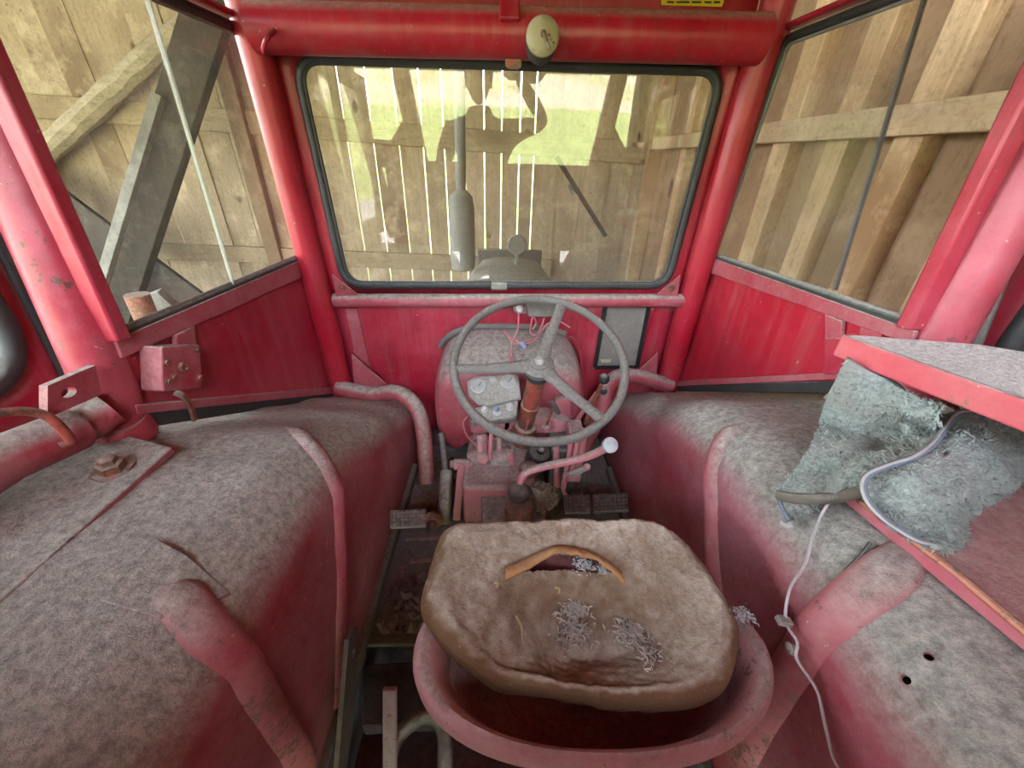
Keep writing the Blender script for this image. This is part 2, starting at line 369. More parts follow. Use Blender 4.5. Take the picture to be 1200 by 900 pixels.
def glass(name, film=(.30, .27, .20), dirt=.16, refl=1.0, clump=.25):
    """thin dusty pane: see-through, mirror-like by angle, with a film of dust"""
    m = bpy.data.materials.new(name); m.use_nodes = True; t = m.node_tree; n = t.nodes; n.remove(n['Principled BSDF']); MT[name] = m
    L = t.links.new
    tr = n.new('ShaderNodeBsdfTransparent'); tr.inputs[0].default_value = (.95, .96, .94, 1)
    gl = n.new('ShaderNodeBsdfGlossy'); gl.inputs['Roughness'].default_value = 0.0; gl.inputs[0].default_value = (1, 1, 1, 1)
    ge = n.new('ShaderNodeNewGeometry'); dt = n.new('ShaderNodeVectorMath'); dt.operation = 'DOT_PRODUCT'
    L(ge.outputs['Normal'], dt.inputs[0]); L(ge.outputs['Incoming'], dt.inputs[1])
    def mth(op, a, b=None):
        q = n.new('ShaderNodeMath'); q.operation = op
        for i, x in enumerate((a, b)):
            if x is None: continue
            if isinstance(x, (int, float)): q.inputs[i].default_value = x
            else: L(x, q.inputs[i])
        return q
    sch = mth('POWER', mth('SUBTRACT', 1.0, mth('ABSOLUTE', dt.outputs['Value']).outputs[0]).outputs[0], 5.0)
    ml = mth('MULTIPLY', mth('ADD', mth('MULTIPLY', sch.outputs[0], .96).outputs[0], .04).outputs[0], refl); ml.use_clamp = True
    m1 = n.new('ShaderNodeMixShader'); L(ml.outputs[0], m1.inputs[0]); L(tr.outputs[0], m1.inputs[1]); L(gl.outputs[0], m1.inputs[2])
    df = n.new('ShaderNodeBsdfDiffuse'); df.inputs[0].default_value = (*film, 1)
    tl = n.new('ShaderNodeBsdfTranslucent'); tl.inputs[0].default_value = (*film, 1)
    md = n.new('ShaderNodeMixShader'); md.inputs[0].default_value = .5; L(df.outputs[0], md.inputs[1]); L(tl.outputs[0], md.inputs[2])
    tc = n.new('ShaderNodeTexCoord'); no = n.new('ShaderNodeTexNoise'); no.inputs['Scale'].default_value = 5; no.inputs['Detail'].default_value = 8; no.inputs['Roughness'].default_value = .7
    L(tc.outputs['Object'], no.inputs['Vector'])
    n2 = n.new('ShaderNodeTexNoise'); n2.inputs['Scale'].default_value = 160; n2.inputs['Detail'].default_value = 3; L(tc.outputs['Object'], n2.inputs['Vector'])
    mr = n.new('ShaderNodeMapRange'); mr.inputs[1].default_value = .3; mr.inputs[2].default_value = .8; mr.inputs[3].default_value = dirt*.6; mr.inputs[4].default_value = dirt*1.5; L(no.outputs[0], mr.inputs[0])
    sp = n.new('ShaderNodeMapRange'); sp.inputs[1].default_value = .66; sp.inputs[2].default_value = .76; sp.inputs[4].default_value = clump; L(n2.outputs[0], sp.inputs[0])
    ad = n.new('ShaderNodeMath'); ad.operation = 'ADD'; L(mr.outputs[0], ad.inputs[0]); L(sp.outputs[0], ad.inputs[1])
    m2 = n.new('ShaderNodeMixShader'); L(ad.outputs[0], m2.inputs[0]); L(m1.outputs[0], m2.inputs[1]); L(md.outputs[0], m2.inputs[2])
    L(m2.outputs[0], n['Material Output'].inputs[0])
glass('glass_front', dirt=.15, refl=1.5)
glass('glass_side', film=(.30, .29, .25), dirt=.035, refl=.7)
glass('glass_right', film=(.26, .22, .15), dirt=.11, refl=1.0)
glass('glass_edge', film=(.75, .78, .72), dirt=.8, refl=1.0)

# ================================================================ the place: ground, hill, barn
GZ = -1.6
fl = MB().grid([[V(x, y, GZ) for x in (-9, -3, 3, 9)] for y in (-2.4, 1, 4.2)]).build('floor', MT['dirt'], loc=(0, 1, GZ)); fl['kind'] = 'structure'
def terrain(name, y0, y1, fn, mat, x0=-45, x1=45, n=36):
    rows = []
    for i in range(n+1):
        y = y0 + (y1-y0)*(i/n)**1.6
        rows.append([V(x0+(x1-x0)*j/40, y, fn(y)+.12*nz((x0+(x1-x0)*j/40, y, 0), .35)*min(1, abs(y-y0)/3)) for j in range(41)])
    o = MB().grid(rows).build(name, MT[mat], loc=(0, y0, GZ)); o['kind'] = 'structure'; return o
hill = lambda y: GZ + max(0, -y-4.2)*.34
terrain('ground_bounce_gravel', -2.4, -6.5, hill, 'gravel')  # unseen strip, grey gravel put in to neutralise the bounce light
terrain('ground_meadow', -6.5, -13.0, hill, 'grass_green')
terrain('ground_dry_slope', -13.0, -46, hill, 'grass_dry')
terrain('ground_front_field', 4.2, 60, lambda y: GZ + max(0, y-5)*.125, 'grass_green')

WY = 4.0
wf = struct('wall_front', (0, WY, GZ))
gaps = [-1.406, -1.182, -.959, -.751, -.567, -.39, -.215, -.063, .095, .225]
xs = []; x = -7.0
sl = [PY(122, 35, WY).x, PY(157, 45, WY).x]
while x < gaps[0]-.14:
    xs.append(x); x += .19+.07*random.random()
xs = sorted([q for q in xs if min(abs(q-s_) for s_ in sl) > .09] + sl)
if gaps[0]-xs[-1] < .12: xs.pop()
xs += gaps; x = gaps[-1]+.22
while x < 1.5: xs.append(x); x += .2+.06*random.random()
wide = set(round(g, 4) for g in gaps+sl)
pm = {}
for i in range(len(xs)-1):
    a, b = xs[i], xs[i+1]
    ga = .011 if round(a, 4) in wide else .0015; gb = .011 if round(b, 4) in wide else .0015
    dk = random.random() < .16 and b < -1.6
    c, w = (a+b)/2+(ga-gb)/4, b-a-(ga+gb)/2
    jog = random.uniform(-.012, .012)
    MB().box((c, WY+.013+jog, GZ+1.645), (w, .025, 3.29)).build('plank', MT['plank_dark' if dk else 'plank'], wf)
rz = lambda x: .262-(x+1.327)*.040
MB().bar((-7, WY-.025, rz(-7)-.083), (1.345, WY-.025, rz(1.345)-.083), .05, .165).build('rail', MT['rail_wood'], wf, bev=.004)
MB().bar((-7, WY-.025, -.80), (.45, WY-.025, -.925), .05, .15).build('rail', MT['rail_wood'], wf, bev=.004)
for px in (20, 300, 772):
    pxx = min(PY(px, 200, WY).x, 1.275)
    MB().box((pxx, WY-.06, GZ+1.645), (.13, .07, 3.29)).build('post', MT['stud_wood' if px != 300 else 'plank_dark'], wf, bev=.004)
# sloping log brace behind the left quarter window
lg = [PY(30, 200, WY-.14).lerp(PY(262, -12, WY-.14), k/24) for k in range(25)]
mlog = MB().tube(lg, [.088-.0005*k for k in range(25)], 10)
mlog.v = [p+V(nz(p, 6, 1), nz(p, 6, 2), nz(p, 6, 3))*.016+V(nz(p, 22, 1), nz(p, 22, 2), nz(p, 22, 3))*.006 for p in mlog.v]
lb = mlog.build('log_brace', MT['log_wood'], wf, angle=25)

WX = 1.35
wr = struct('wall_right', (WX, 1, GZ))
y = -2.2
while y < WY-.02:
    w = .46+.2*random.random(); w = min(w, WY-y)
    MB().box((WX+.013+random.uniform(-.004, .004), y+w/2, GZ+1.645), (.026, w-.004, 3.29)).build('board', MT['wall_board'], wr); y += w
stud_px = [((947, 40), (975, 35)), ((1030, 10), (1063, 0)), ((1123, 0), (1163, 0)), ((1150, 200), (1200, 165))]
for (l, r_) in stud_px:
    y0, y1 = PX(*l, WX-.06).y, PX(*r_, WX-.06).y; w = max(.075, min(.13, abs(y0-y1)))
    MB().box((WX-.035, (y0+y1)/2, GZ+1.645), (.075, w, 3.29)).build('stud', MT['stud_wood'], wr, bev=.004)
for y in (2.75, 3.3, .45, -.4, -1.3):
    MB().box((WX-.035, y, GZ+1.645), (.075, .1, 3.29)).build('stud', MT['stud_wood'], wr, bev=.004)
MB().bar((WX-.095, -1.96, .125), (WX-.095, WY-.06, .15), .05, .085).build('rail', MT['rail_wood_y'], wr, bev=.004)
rf = MB().box((-3.0, 1.2, 1.72), (9.2, 6.2, .06)).build('ceiling', MT['roof_dark'], loc=(-3.0, 1.2, 1.69)); rf['kind'] = 'structure'
for y in (3.2, 2.0, .8, -.4, -1.6):
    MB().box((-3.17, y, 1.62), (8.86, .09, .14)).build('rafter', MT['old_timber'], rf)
# open side of the barn behind the tractor: posts
for i, x in enumerate((-4.6, 1.25)):
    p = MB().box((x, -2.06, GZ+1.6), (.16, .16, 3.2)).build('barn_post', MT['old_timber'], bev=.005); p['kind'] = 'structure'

# things leaning in the barn, left of the tractor
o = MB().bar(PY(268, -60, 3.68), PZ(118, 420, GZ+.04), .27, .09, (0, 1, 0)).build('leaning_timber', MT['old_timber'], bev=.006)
tag(o, 'dark weathered timber beam leaning upright behind the left quarter window', 'timber')
o = MB().bar(PY(186, 112, 3.38), PZ(84, 450, GZ+.02), .065, .055, (0, 1, 0)).build('lit_face_strip', MT['grey_timber'], bev=.003)  # pale strip added to draw the timber's lit side face
tag(o, 'thin pale grey strip standing in for the lit side face of the dark timber beam', 'batten')
o = MB().bar(PY(-60, 150, 3.80), PZ(284, 405, GZ+.12), .40, .04, (0, 1, 0)).build('dark_band_plank', MT['old_timber'], bev=.005)  # added shape for a dark band of the pane without reflection
tag(o, 'wide dark plank added for the dark unreflecting band across the left quarter window', 'plank')
tp = PY(160, 345, 2.18); o = MB().tube([tp, V(tp.x-.03, tp.y, GZ)], .060, 12).build('red_post', MT['rust_red']); tag(o, 'short rusty red pipe behind the lower corner of the left quarter window', 'pipe')
o = MB().bar(PY(176, 344, 2.42), PZ(296, 452, GZ+.03), .15, .06, (0, 1, 0)).build('grey_block', MT['grey_timber'], bev=.004); tag(o, 'pale grey wooden block beside the rusty red pipe', 'wood block')

# bonnet and exhaust in front of the cab
hd = thing('bonnet', 'dusty red tractor bonnet seen through the windscreen', 'bonnet', (0.02, 2.0, GZ))
rows = []
for y in (1.27, 1.6, 2.0, 2.4, 2.75, 2.85):
    dz = 0 if y < 2.7 else (-.02 if y < 2.8 else -.12); sx = 1-.10*(y-1.27)
    rows.append([V(.02+.27*sx*a, y, -.47-.07*(y-1.27)+dz+b) for a, b in ((-1, -.6), (-1, -.12), (-.95, -.05), (-.8, -.01), (-.4, .01), (0, .015), (.4, .01), (.8, -.01), (.95, -.05), (1, -.12), (1, -.6))])
MB().grid(rows).build('hood_shell', MT['hood_red'], hd)
MB().box((.02, 2.86, -.9), (.46, .04, .7)).build('grille', MT['dark_steel'], hd, bev=.01)
MB().box((.02, 2.05, -1.15), (.34, 1.56, .6)).build('engine_block', MT['dark_steel'], hd, bev=.02)
for s_ in (-1, 1):
    MB().lathe([(.30, -.09), (.34, -.06), (.34, .06), (.30, .09), (.18, .05), (.05, .09)], (.02+s_*.52, 2.45, GZ+.34), (1, 0, 0), 28).build('front_wheel', MT['rubber'], hd)
ex = thing('exhaust_pipe', 'upright grey exhaust pipe standing on the bonnet', 'exhaust', (-.235, 2.2, -.56))
MB().tube([V(-.24, 2.2, -.2), V(-.222, 2.2, .6)], .026, 14).build('pipe', MT['grey_dusty'], ex)
MB().lathe([(.026, -.095), (.028, -.09), (.062, -.08), (.068, -.02), (.068, .22), (.06, .28), (.03, .31)], (-.24, 2.2, -.45), (0, 0, 1), 20).build('muffler', MT['grey_dusty'], ex)
o = MB().lathe([(.0, -.015), (.05, -.012), (.056, 0), (.05, .012), (0, .015)], PY(606, 287, 2.3), (0, -1, .3), 24)
o.tube([PY(606, 287, 2.3)+V(0, .015, -.2), PY(606, 287, 2.3)+V(0, .01, -.02)], .012, 8)
tag(o.build('air_cleaner_cap', MT['grey_dusty']), 'round dark air intake cap on a stalk above the bonnet', 'intake cap')

# ================================================================ tractor cab: welded frame and sheet metal
FZ = -.92
cab = thing('tractor_cab', 'red painted steel tractor cab frame with sheet metal panels', 'tractor cab', (0, 1.2, FZ))
WN = V(0, 1, 0); WP = V(0, 1.19, -.33)
W = lambda x, y, d=0.: PP(x, y, WP+V(0, -d, 0), WN)
for s_ in (-1, 1):
    MB().tube([V(s_*.588, 1.15, .40), V(s_*.585, 1.165, .2), V(s_*.582, 1.19, -.35), V(s_*.58, 1.205, -.98)], .037, 18).build('front_pillar', MT['red_clean'], cab)
ht = [PY(297, 33, 1.135), PY(600, 40, 1.135), PY(894, 47, 1.135)]
MB().tube(ht, .046, 20).build('header_tube', MT['red_clean'], cab)
MB().tube([PY(392, 352, 1.185), PY(600, 352, 1.185), PY(806, 352, 1.185)], .021, 16).build('sill_tube', MT['red_film'], cab)
# side pillars stand on the fender plates
MB().tube([V(-.725, .69, .40), V(-.7, .637, -.032), V(-.672, .558, -.462)], .040, 20).build('side_pillar', MT['tube_chipped'], cab)
MB().tube([V(-.673, .560, -.446), V(-.6715, .557, -.418), V(-.671, .556, -.410)], [.045, .044, .040], 20).build('weld_bead', MT['tube_chipped'], cab)
MB().tube([V(.735, .66, .40), V(.707, .600, -.015), V(.682, .548, -.45)], .040, 20).build('side_pillar', MT['tube_chipped'], cab)
MB().tube([V(-.735, .72, .385), V(-.588, 1.16, .37)], .03, 14).build('roof_rail', MT['red_clean'], cab)
MB().tube([V(.735, .72, .385), V(.588, 1.16, .37)], .03, 14).build('roof_rail', MT['red_clean'], cab)
# rear frame behind the driver
for s_ in (-1, 1):
    MB().tube([V(s_*.74, -.32, -.46), V(s_*.92, -.34, .50)], .042, 12).build('rear_pillar', MT['red'], cab)
    MB().tube([V(s_*.47, -.32, -.46), V(s_*.62, -.34, .50)], .050, 12).build('rear_pillar', MT['red'], cab)
    MB().prism([V(s_*.50, -.34, -.06), V(s_*.80, -.34, -.06), V(s_*.845, -.34, .09), V(s_*.70, -.34, .08), V(s_*.575, -.34, .24)], V(0, .008, 0)).build('rear_gusset', MT['red'], cab)
    MB().tube([V(s_*.735, .72, .385), V(s_*.92, -.34, .48)], .03, 12).build('roof_rail', MT['red_clean'], cab)
MB().tube([V(-.92, -.34, .485), V(.92, -.34, .485)], .03, 12).build('rear_rail', MT['red_clean'], cab)
MB().prism([V(x_, -.336, z_) for x_, z_ in ((-.75, -.02), (.75, -.02), (.75, -.515), (.362, -.525), (.362, -.70), (-.292, -.70), (-.292, -.545), (-.75, -.555))], V(0, .012, 0)).build('rear_panel', MT['red'], cab)  # cab back panel; middle lowered to block the yard's bright reflection
# roof
rows = [[V(x*(1+.17*(1.22-y)/1.6), y, .415+.02*math.cos(x*1.6)+.085*max(0, .9-y)/1.28) for x in [-.80+.1*k for k in range(17)]] for y in (-.38, 0, .5, .9, 1.1, 1.22)]
MB().grid(rows).build('roof_panel', MT['red_clean'], cab, solid=.006)
MB().box((0, 1.235, .335), (1.16, .006, .16)).build('roof_front', MT['red_clean'], cab)
MB().bar(PY(597, -25, 1.12), PY(597, 24, 1.085), .042, .012, (0, -1, .2)).build('roof_bracket', MT['red_clean'], cab, bev=.003)
dl = [PY(775, -12, 1.225), PY(852, -9, 1.225), PY(846, 8, 1.225), PY(775, 6, 1.225)]
st_ = MB().prism(dl, V(0, .003, 0)).build('warning_sticker', MT['yellow'], cab)
for k, (a, b) in enumerate(((782, 790), (793, 808), (811, 822), (826, 834), (837, 844))):
    MB().prism([PY(a, 1.2, 1.222), PY(b, 1.4, 1.222), PY(b, 3.4, 1.222), PY(a, 3.2, 1.222)], V(0, .002, 0)).build('lettering', MT['black_print'], st_)
MB().tube(spl([PY(322, 36, 1.085), PY(313, 45, 1.06), PY(309, 58, 1.09), PY(312, 63, 1.125)], 6), .005, 8).build('cable_loop', MT['red_clean'], cab)
# windscreen surround sheet
def rrect(c, rad, n=7):
    out = []
    for i in range(4):
        p, a, b = Vector(c[i]), Vector(c[i-1]), Vector(c[(i+1) % 4])
        u, w = (a-p).normalized(), (b-p).normalized()
        s0, s1 = p+u*rad, p+w*rad
        for k in range(n+1):
            t = k/n; out.append((1-t)**2*s0 + 2*t*(1-t)*p + t*t*s1)
    return out
wc = [W(346, 68), W(847, 83), W(781, 334), W(405, 334)]
inner = rrect([W(350, 72, -.01), W(843, 86, -.01), W(778, 331, -.01), W(408, 331, -.01)], .07)
outer = rrect([V(-.59, 1.18, .27), V(.59, 1.18, .27), V(.585, 1.22, -.38), V(-.585, 1.22, -.38)], .004)
m = MB(); n = len(inner); m.add(inner+outer, [(i, (i+1) % n, n+(i+1) % n, n+i) for i in range(n)])
m.build('windscreen_surround', MT['red_clean'], cab, solid=.004)
# firewall
m = MB(); rows = []
for i in range(9):
    z = -.37-(.62)*i/8
    rows.append([V(-.6+1.2*j/14, 1.235+.003*nz((j*.3, i*.4, 0), 1), z) for j in range(15)])
m.grid(rows).build('firewall', MT['red'], cab, solid=.004)
FW = lambda x, y, d=0.: PY(x, y, 1.232-d)
# seam strip on the firewall
MB().prism([FW(405, 362, .004), FW(418, 362, .004), FW(440, 455, .004), FW(424, 455, .004)], V(0, .006, 0)).build('seam_strip', MT['red_film'], cab)
MB().prism([FW(777, 360, .004), FW(768, 360, .004), FW(745, 440, .004), FW(757, 440, .004)], V(0, .006, 0)).build('seam_strip', MT['red'], cab)
for poly in ([(389, 322), (420, 346), (394, 347)], [(797, 323), (769, 346), (794, 347)]):
    g = MB().prism([W(x, y, .02) for x, y in poly], V(0, .005, 0)).build('gusset', MT['red_film'], cab)
    cx = sum(p[0] for p in poly)/3; cy = sum(p[1] for p in poly)/3-1; bolt(g, W(cx, cy, .022), (0, -1, 0), .008, .006, MT['rust_red'], 'screw')
for poly in ([(412, 416), (452, 450), (416, 462)], [(771, 414), (732, 450), (768, 455)]):
    MB().prism([PY(x, y, 1.17) for x, y in poly], V(0, .006, 0)).build('gusset', MT['red_film'], cab)
for poly in ([(700, 415), (745, 408), (748, 420), (705, 440)],): pass
# bent tube at the foot of the left pillar
eb = spl([V(-.58, 1.17, -.70), PY(436, 462, 1.15), PY(466, 460, 1.12), PY(488, 478, 1.08), PY(497, 512, 1.02), PZ(500, 566, FZ)], 7)
MB().tube(eb, .026, 16).build('bent_tube', MT['red_film'], cab)
eb = spl([V(.58, 1.17, -.67), PY(735, 440, 1.15), PY(712, 452, 1.13), PY(704, 480, 1.10), V(.29, 1.10, FZ)], 7)
MB().tube(eb, .026, 14).build('bent_tube', MT['red_film'], cab)

# side panels under the quarter windows
SXL = lambda y: -.611-(1.2-y)*.0645
SN = {-1: V(1, -.0645, 0).normalized(), 1: V(-1, -.0645, 0).normalized()}
SP0 = {-1: V(-.611, 1.2, 0), 1: V(.617, 1.2, 0)}
def SPL(s_, x, y, d=0.): return PP(x, y, SP0[s_]+SN[s_]*d, SN[s_])
side_px = {-1: dict(panel=[(355, 308), (404, 462), (150, 494), (128, 404)], top=[(130, 398), (356, 302), (359, 322), (138, 420)], vert=[(357, 320), (372, 318), (414, 456), (398, 458)],
                    lip=[(150, 474), (402, 452), (403, 459), (152, 485)], seal=[(152, 484), (402, 459), (404, 464), (154, 503)]),
           1: dict(panel=[(834, 306), (783, 458), (1010, 460), (1080, 390)], top=[(832, 300), (1078, 388), (1072, 404), (829, 318)], vert=[(830, 316), (818, 316), (774, 455), (787, 455)],
                   lip=[(786, 447), (1000, 436), (1000, 444), (786, 453)], seal=[(786, 452), (1000, 446), (1000, 462), (787, 458)])}
for s_ in (-1, 1):
    q = side_px[s_]; pl = lambda k, d: [SPL(s_, x, y, d) for x, y in q[k]]
    MB().prism(pl('panel', 0), -SN[s_]*.006).build('side_panel', MT['red_clean' if s_ > 0 else 'red'], cab)
    MB().prism(pl('top', .004), SN[s_]*.008).build('panel_strip', MT['red_film'], cab, bev=.002)
    MB().prism(pl('vert', .004), SN[s_]*.007).build('panel_strip', MT['red_film'], cab, bev=.002)
    MB().prism(pl('lip', .002), SN[s_]*.014).build('panel_lip', MT['red_film'], cab, bev=.002)
    MB().prism(pl('seal', .001), SN[s_]*.010).build('rubber_seal', MT['rubber'], cab, bev=.003)

# ---------------------------------------------------------------- windows
w1 = struct('window_1', (0, 1.2, -.34), 'dusty windscreen with black rubber gasket')
MB().prism(rrect([W(348, 70, -.006), W(846, 84, -.006), W(780, 333, -.006), W(406, 333, -.006)], .055), V(0, .004, 0)).build('pane', MT['glass_front'], w1)
gp = rrect([W(346, 68), W(847.5, 82.5), W(781.5, 334.5), W(404.5, 334)], .06, 8)
MB().tube(gp, .0125, 12, closed=True).build('gasket', MT['rubber'], w1)
gi = rrect([W(351, 73, .004), W(842.5, 87, .004), W(777.5, 331, .004), W(408.5, 330.5, .004)], .05, 8)
MB().tube(gi, .0045, 8, closed=True).build('gasket_lip', MT['rubber'], w1)
MB().tube([W(576, 335, .004), W(594, 335.2, .004)], .0135, 10).build('gasket_joint', MT['grey_dusty'], w1)

def quad_window(s_, idx, corners, edge, gl, label):
    w_ = struct(idx, SPL(s_, *corners[1]), label)
    c = [SPL(s_, x, y) if not isinstance(x, Vector) else x for x, y in corners[:3]] + [corners[3]]
    MB().tube(rrect(c, .02, 4), .010, 10, closed=True).build('gasket', MT['rubber'], w_)
    cen = sum(c, Vector())/4
    ci = [p+(cen-p).normalized()*.016 for p in c]
    MB().tube(rrect(ci, .015, 4), .004, 8, closed=True).build('gasket_lip', MT['grey_dusty'], w_)
    e0, e1 = SPL(s_, *edge[0]), SPL(s_, *edge[1]); d = (e0-e1); top = e0 + d*((c[0].z-e0.z)/d.z)
    th = -SN[s_]*.004
    MB().prism([c[0], c[1], e1, top], th).build('pane', MT[gl], w_)
    nrm = SN[s_]
    e = MB().bar(top+nrm*.003, e1+nrm*.003, .005, .006, nrm)
    e.build('pane_edge', MT['glass_edge' if s_ < 0 else 'dark_steel'], w_)
    if s_ < 0:
        off = SN[s_]*.008
        MB().prism([top+off, e1+off, c[2]+off, c[3]+off], th).build('pane', MT[gl], w_)
    # painted channel around the opening
    MB().bar(c[2]+nrm*.01, c[3]+nrm*.01, .024, .03, nrm).build('rear_channel', MT['red'], w_, bev=.004)
    MB().bar(c[0]+nrm*.004+V(0, 0, .02), c[3]+nrm*.004+V(0, 0, .02), .012, .03, nrm).build('top_channel', MT['red_clean'], w_, bev=.004)
    MB().bar(c[0]+nrm*.002+V(0, .012, .02), c[1]+nrm*.002+V(0, .012, -.01), .016, .02, nrm).build('front_channel', MT['red_clean'], w_, bev=.004)
cl = SPL(-1, 283, 36); rt = SPL(-1, 131, 398); r2 = SPL(-1, 8, 132); d = (r2-rt); RTL = rt + d*((cl.z-rt.z)/d.z)
quad_window(-1, 'window_2', [(283, 36), (354, 302), (131, 398), RTL], ((172, 0), (272, 335)), 'glass_side', 'left quarter window of two sliding dusty panes')
cl = SPL(1, 922, 46); rt = SPL(1, 1073, 385); r2 = SPL(1, 1192, 150); d = (r2-rt); RTR = rt + d*((cl.z-rt.z)/d.z)
quad_window(1, 'window_3', [(922, 46), (835, 301), (1073, 385), RTR], ((1085, 0), (980, 340)), 'glass_right', 'right quarter window with its sliding pane half open')

# ---------------------------------------------------------------- fenders
def lerp_tab(tab, y):
    if y <= tab[0][0]: return tab[0][1]
    for (a, u), (b, w) in zip(tab, tab[1:]):
        if y <= b:
            t = (y-a)/(b-a); t = t*t*(3-2*t)*.5+t*.5; return u+(w-u)*t
    return tab[-1][1]
ZT = {-1: [(-.35, -.58), (-.1, -.46), (.1, -.425), (.3, -.420), (.45, -.427), (.58, -.452), (.8, -.552), (1.0, -.648), (1.2, -.745), (1.25, -.765)],
      1: [(-.35, -.54), (-.1, -.42), (.1, -.385), (.3, -.378), (.5, -.385), (.69, -.428), (.9, -.54), (1.05, -.625), (1.2, -.71), (1.25, -.735)]}
XW = {-1: -.302, 1: .372}
def sec(s_, y, t):
    zt = lerp_tab(ZT[s_], y); xw = abs(XW[s_]); rx, rz_ = .115, .115
    if t < .45:
        u = t/.45; x = 1.0+(xw+rx-1.0)*u; z = zt+.002-.012*u*u
    elif t < .75:
        a = (t-.45)/.30*math.pi/2; x = xw+rx*(1-math.sin(a)); z = zt-.010-rz_*(1-math.cos(a))
    else:
        u = (t-.75)/.25; x = xw; z = (zt-.010-rz_)+(FZ-(zt-.010-rz_))*u
    return V(s_*x, y, z)
def fsurf(s_, px, py):
    """point on the fender under a pixel"""
    best = None; d = ray(px, py)
    for i in range(110):
        y = .0+1.24*i/109
        for j in range(0, 90):
            p = sec(s_, y, .12+.88*j/89); q = d*(p.dot(d)/d.dot(d)); e = (p-q).length/p.length
            if best is None or e < best[0]: best = (e, y, .12+.88*j/89)
    return best[1], best[2]
def fnorm(s_, y, t):
    a = sec(s_, y+.01, t)-sec(s_, y-.01, t); b = sec(s_, y, min(1, t+.01))-sec(s_, y, t-.01); n = a.cross(b).normalized()
    return n if n.dot(-sec(s_, y, t)) > 0 else -n
fend = {}
for s_, nm in ((-1, 'left'), (1, 'right')):
    lab = ('dust covered red fender under the lock box, clutch pedal side' if s_ < 0 else 'red fender under the grey fleece, with two drilled holes')
    F = fend[s_] = thing('fender', lab, 'fender', (s_*.65, .5, FZ))
    NY, NT_ = 64, 46
    ts = [.45*j/14 for j in range(14)] + [.45+.3*j/18 for j in range(18)] + [.75+.25*j/13 for j in range(14)]
    rows = []
    for i in range(NY+1):
        y = -.35+1.580*i/NY; r = []
        for t_ in ts:
            p = sec(s_, y, t_); k = fnorm(s_, y, max(.02, t_)); a = 1 if t_ < .9 else 0
            r.append(p + k*(.004*nz(p, 5, 1+s_)+.0018*nz(p, 17, 2)+.0012*nz(p, 42, 3))*a)
        rows.append(r)
    SHELL = MB().grid(rows).build('shell', MT['fender_red'], F, angle=60)
def rib(s_, pix, rad, mat, flat=.6, name='rib', n=7):
    yt = [fsurf(s_, *p) for p in pix]
    pts = spl([V(a, b, 0) for a, b in yt], n); path = [sec(s_, q.x, min(1, q.y)) for q in pts]
    r = [rad*min(1, .45+.55*i/7) for i in range(len(path))]
    path = [p - fnorm(s_, q.x, min(.99, q.y))*(rad*.55*max(0, 1-i/6)) for i, (p, q) in enumerate(zip(path, pts))]
    m = MB(); up = fnorm(s_, pts[0].x, pts[0].y); m.tube(path, r, 14, flat=flat, up=up)
    return m.build(name, MT[mat], fend[s_])
rib(-1, [(318, 498), (352, 512), (380, 548), (394, 600), (396, 700), (395, 800), (392, 828)], .017, 'rib_red')
rib(1, [(884, 496), (855, 508), (840, 535), (834, 575), (836, 640), (842, 690), (850, 760)], .017, 'rib_red')
rib(-1, [(172, 688), (212, 706), (250, 742), (300, 810), (358, 898)], .0245, 'rib_rusty', .58)
rib(1, [(1105, 625), (1040, 666), (985, 722), (935, 790), (890, 862), (868, 897)], .026, 'rib_rusty', .5)
# patch plate at the head of the left rib
def plate(s_, pix, mat, name, th=.006, lift=.004):
    p = []
    for q in pix:
        a, b = fsurf(s_, *q); p.append(sec(s_, a, b)+fnorm(s_, a, b)*lift)
    nrm = (p[1]-p[0]).cross(p[2]-p[0]).normalized(); nrm = nrm if nrm.z > 0 else -nrm
    return MB().prism(p, nrm*th).build(name, MT[mat], fend[s_], bev=.0015)
plate(-1, [(124, 704), (183, 638), (222, 652), (266, 700), (240, 716), (190, 722)], 'fender_red', 'patch_plate', .004, .003)
# flat mounting plate carrying the pillar
zpl = -.424
pl_px = [(202, 524), (2, 703), (-140, 820), (-260, 600), (-40, 560), (60, 520), (130, 505)]
MB().prism([PZ(x, y, zpl) for x, y in pl_px], V(0, 0, -.012)).build('mounting_plate', MT['fender_red'], fend[-1], bev=.002)
e = [PZ(200, 526, zpl-.008), PZ(0, 706, zpl-.008), PZ(-60, 760, zpl-.008)]
MB().tube([p+V(.004, -.002, 0) for p in e], .005, 8).build('plate_edge', MT['red'], fend[-1])
bp = PZ(133, 552, zpl)
nb = MB().lathe([(.026, 0), (.026, .004), (.017, .005), (.017, .018), (.012, .02), (.011, .028), (.008, .03)], bp, V(.15, -.1, 1), 6).build('bolt', MT['rust_red'], fend[-1])
zpr = -.366
e = [PZ(985, 566, zpr), PZ(1045, 610, zpr), PZ(1122, 668, zpr), PZ(1200, 733, zpr), PZ(1260, 784, zpr)]
MB().prism([e[0], e[-1], PZ(1420, 700, zpr), PZ(1300, 540, zpr), PZ(1080, 500, zpr)], V(0, 0, -.02)).build('mounting_plate', MT['plate_red'], fend[1], bev=.002)
MB().tube([p+V(-.003, -.003, -.002) for p in e], .0045, 8).build('plate_edge', MT['edge_orange'], fend[1])
drill(SHELL, [(sec(1, *fsurf(1, *q)), fnorm(1, *fsurf(1, *q))) for q in ((1089, 771), (1064, 800))], .0040)
# red plate under the left pillar, seen beyond the mounting plate
MB().prism([V(-.70, .60, -.44), V(-1.02, .60, -.44), V(-1.02, .1, -.44), V(-.76, .25, -.44)], V(0, 0, -.01)).build('outer_panel', MT['red_clean'], fend[-1])

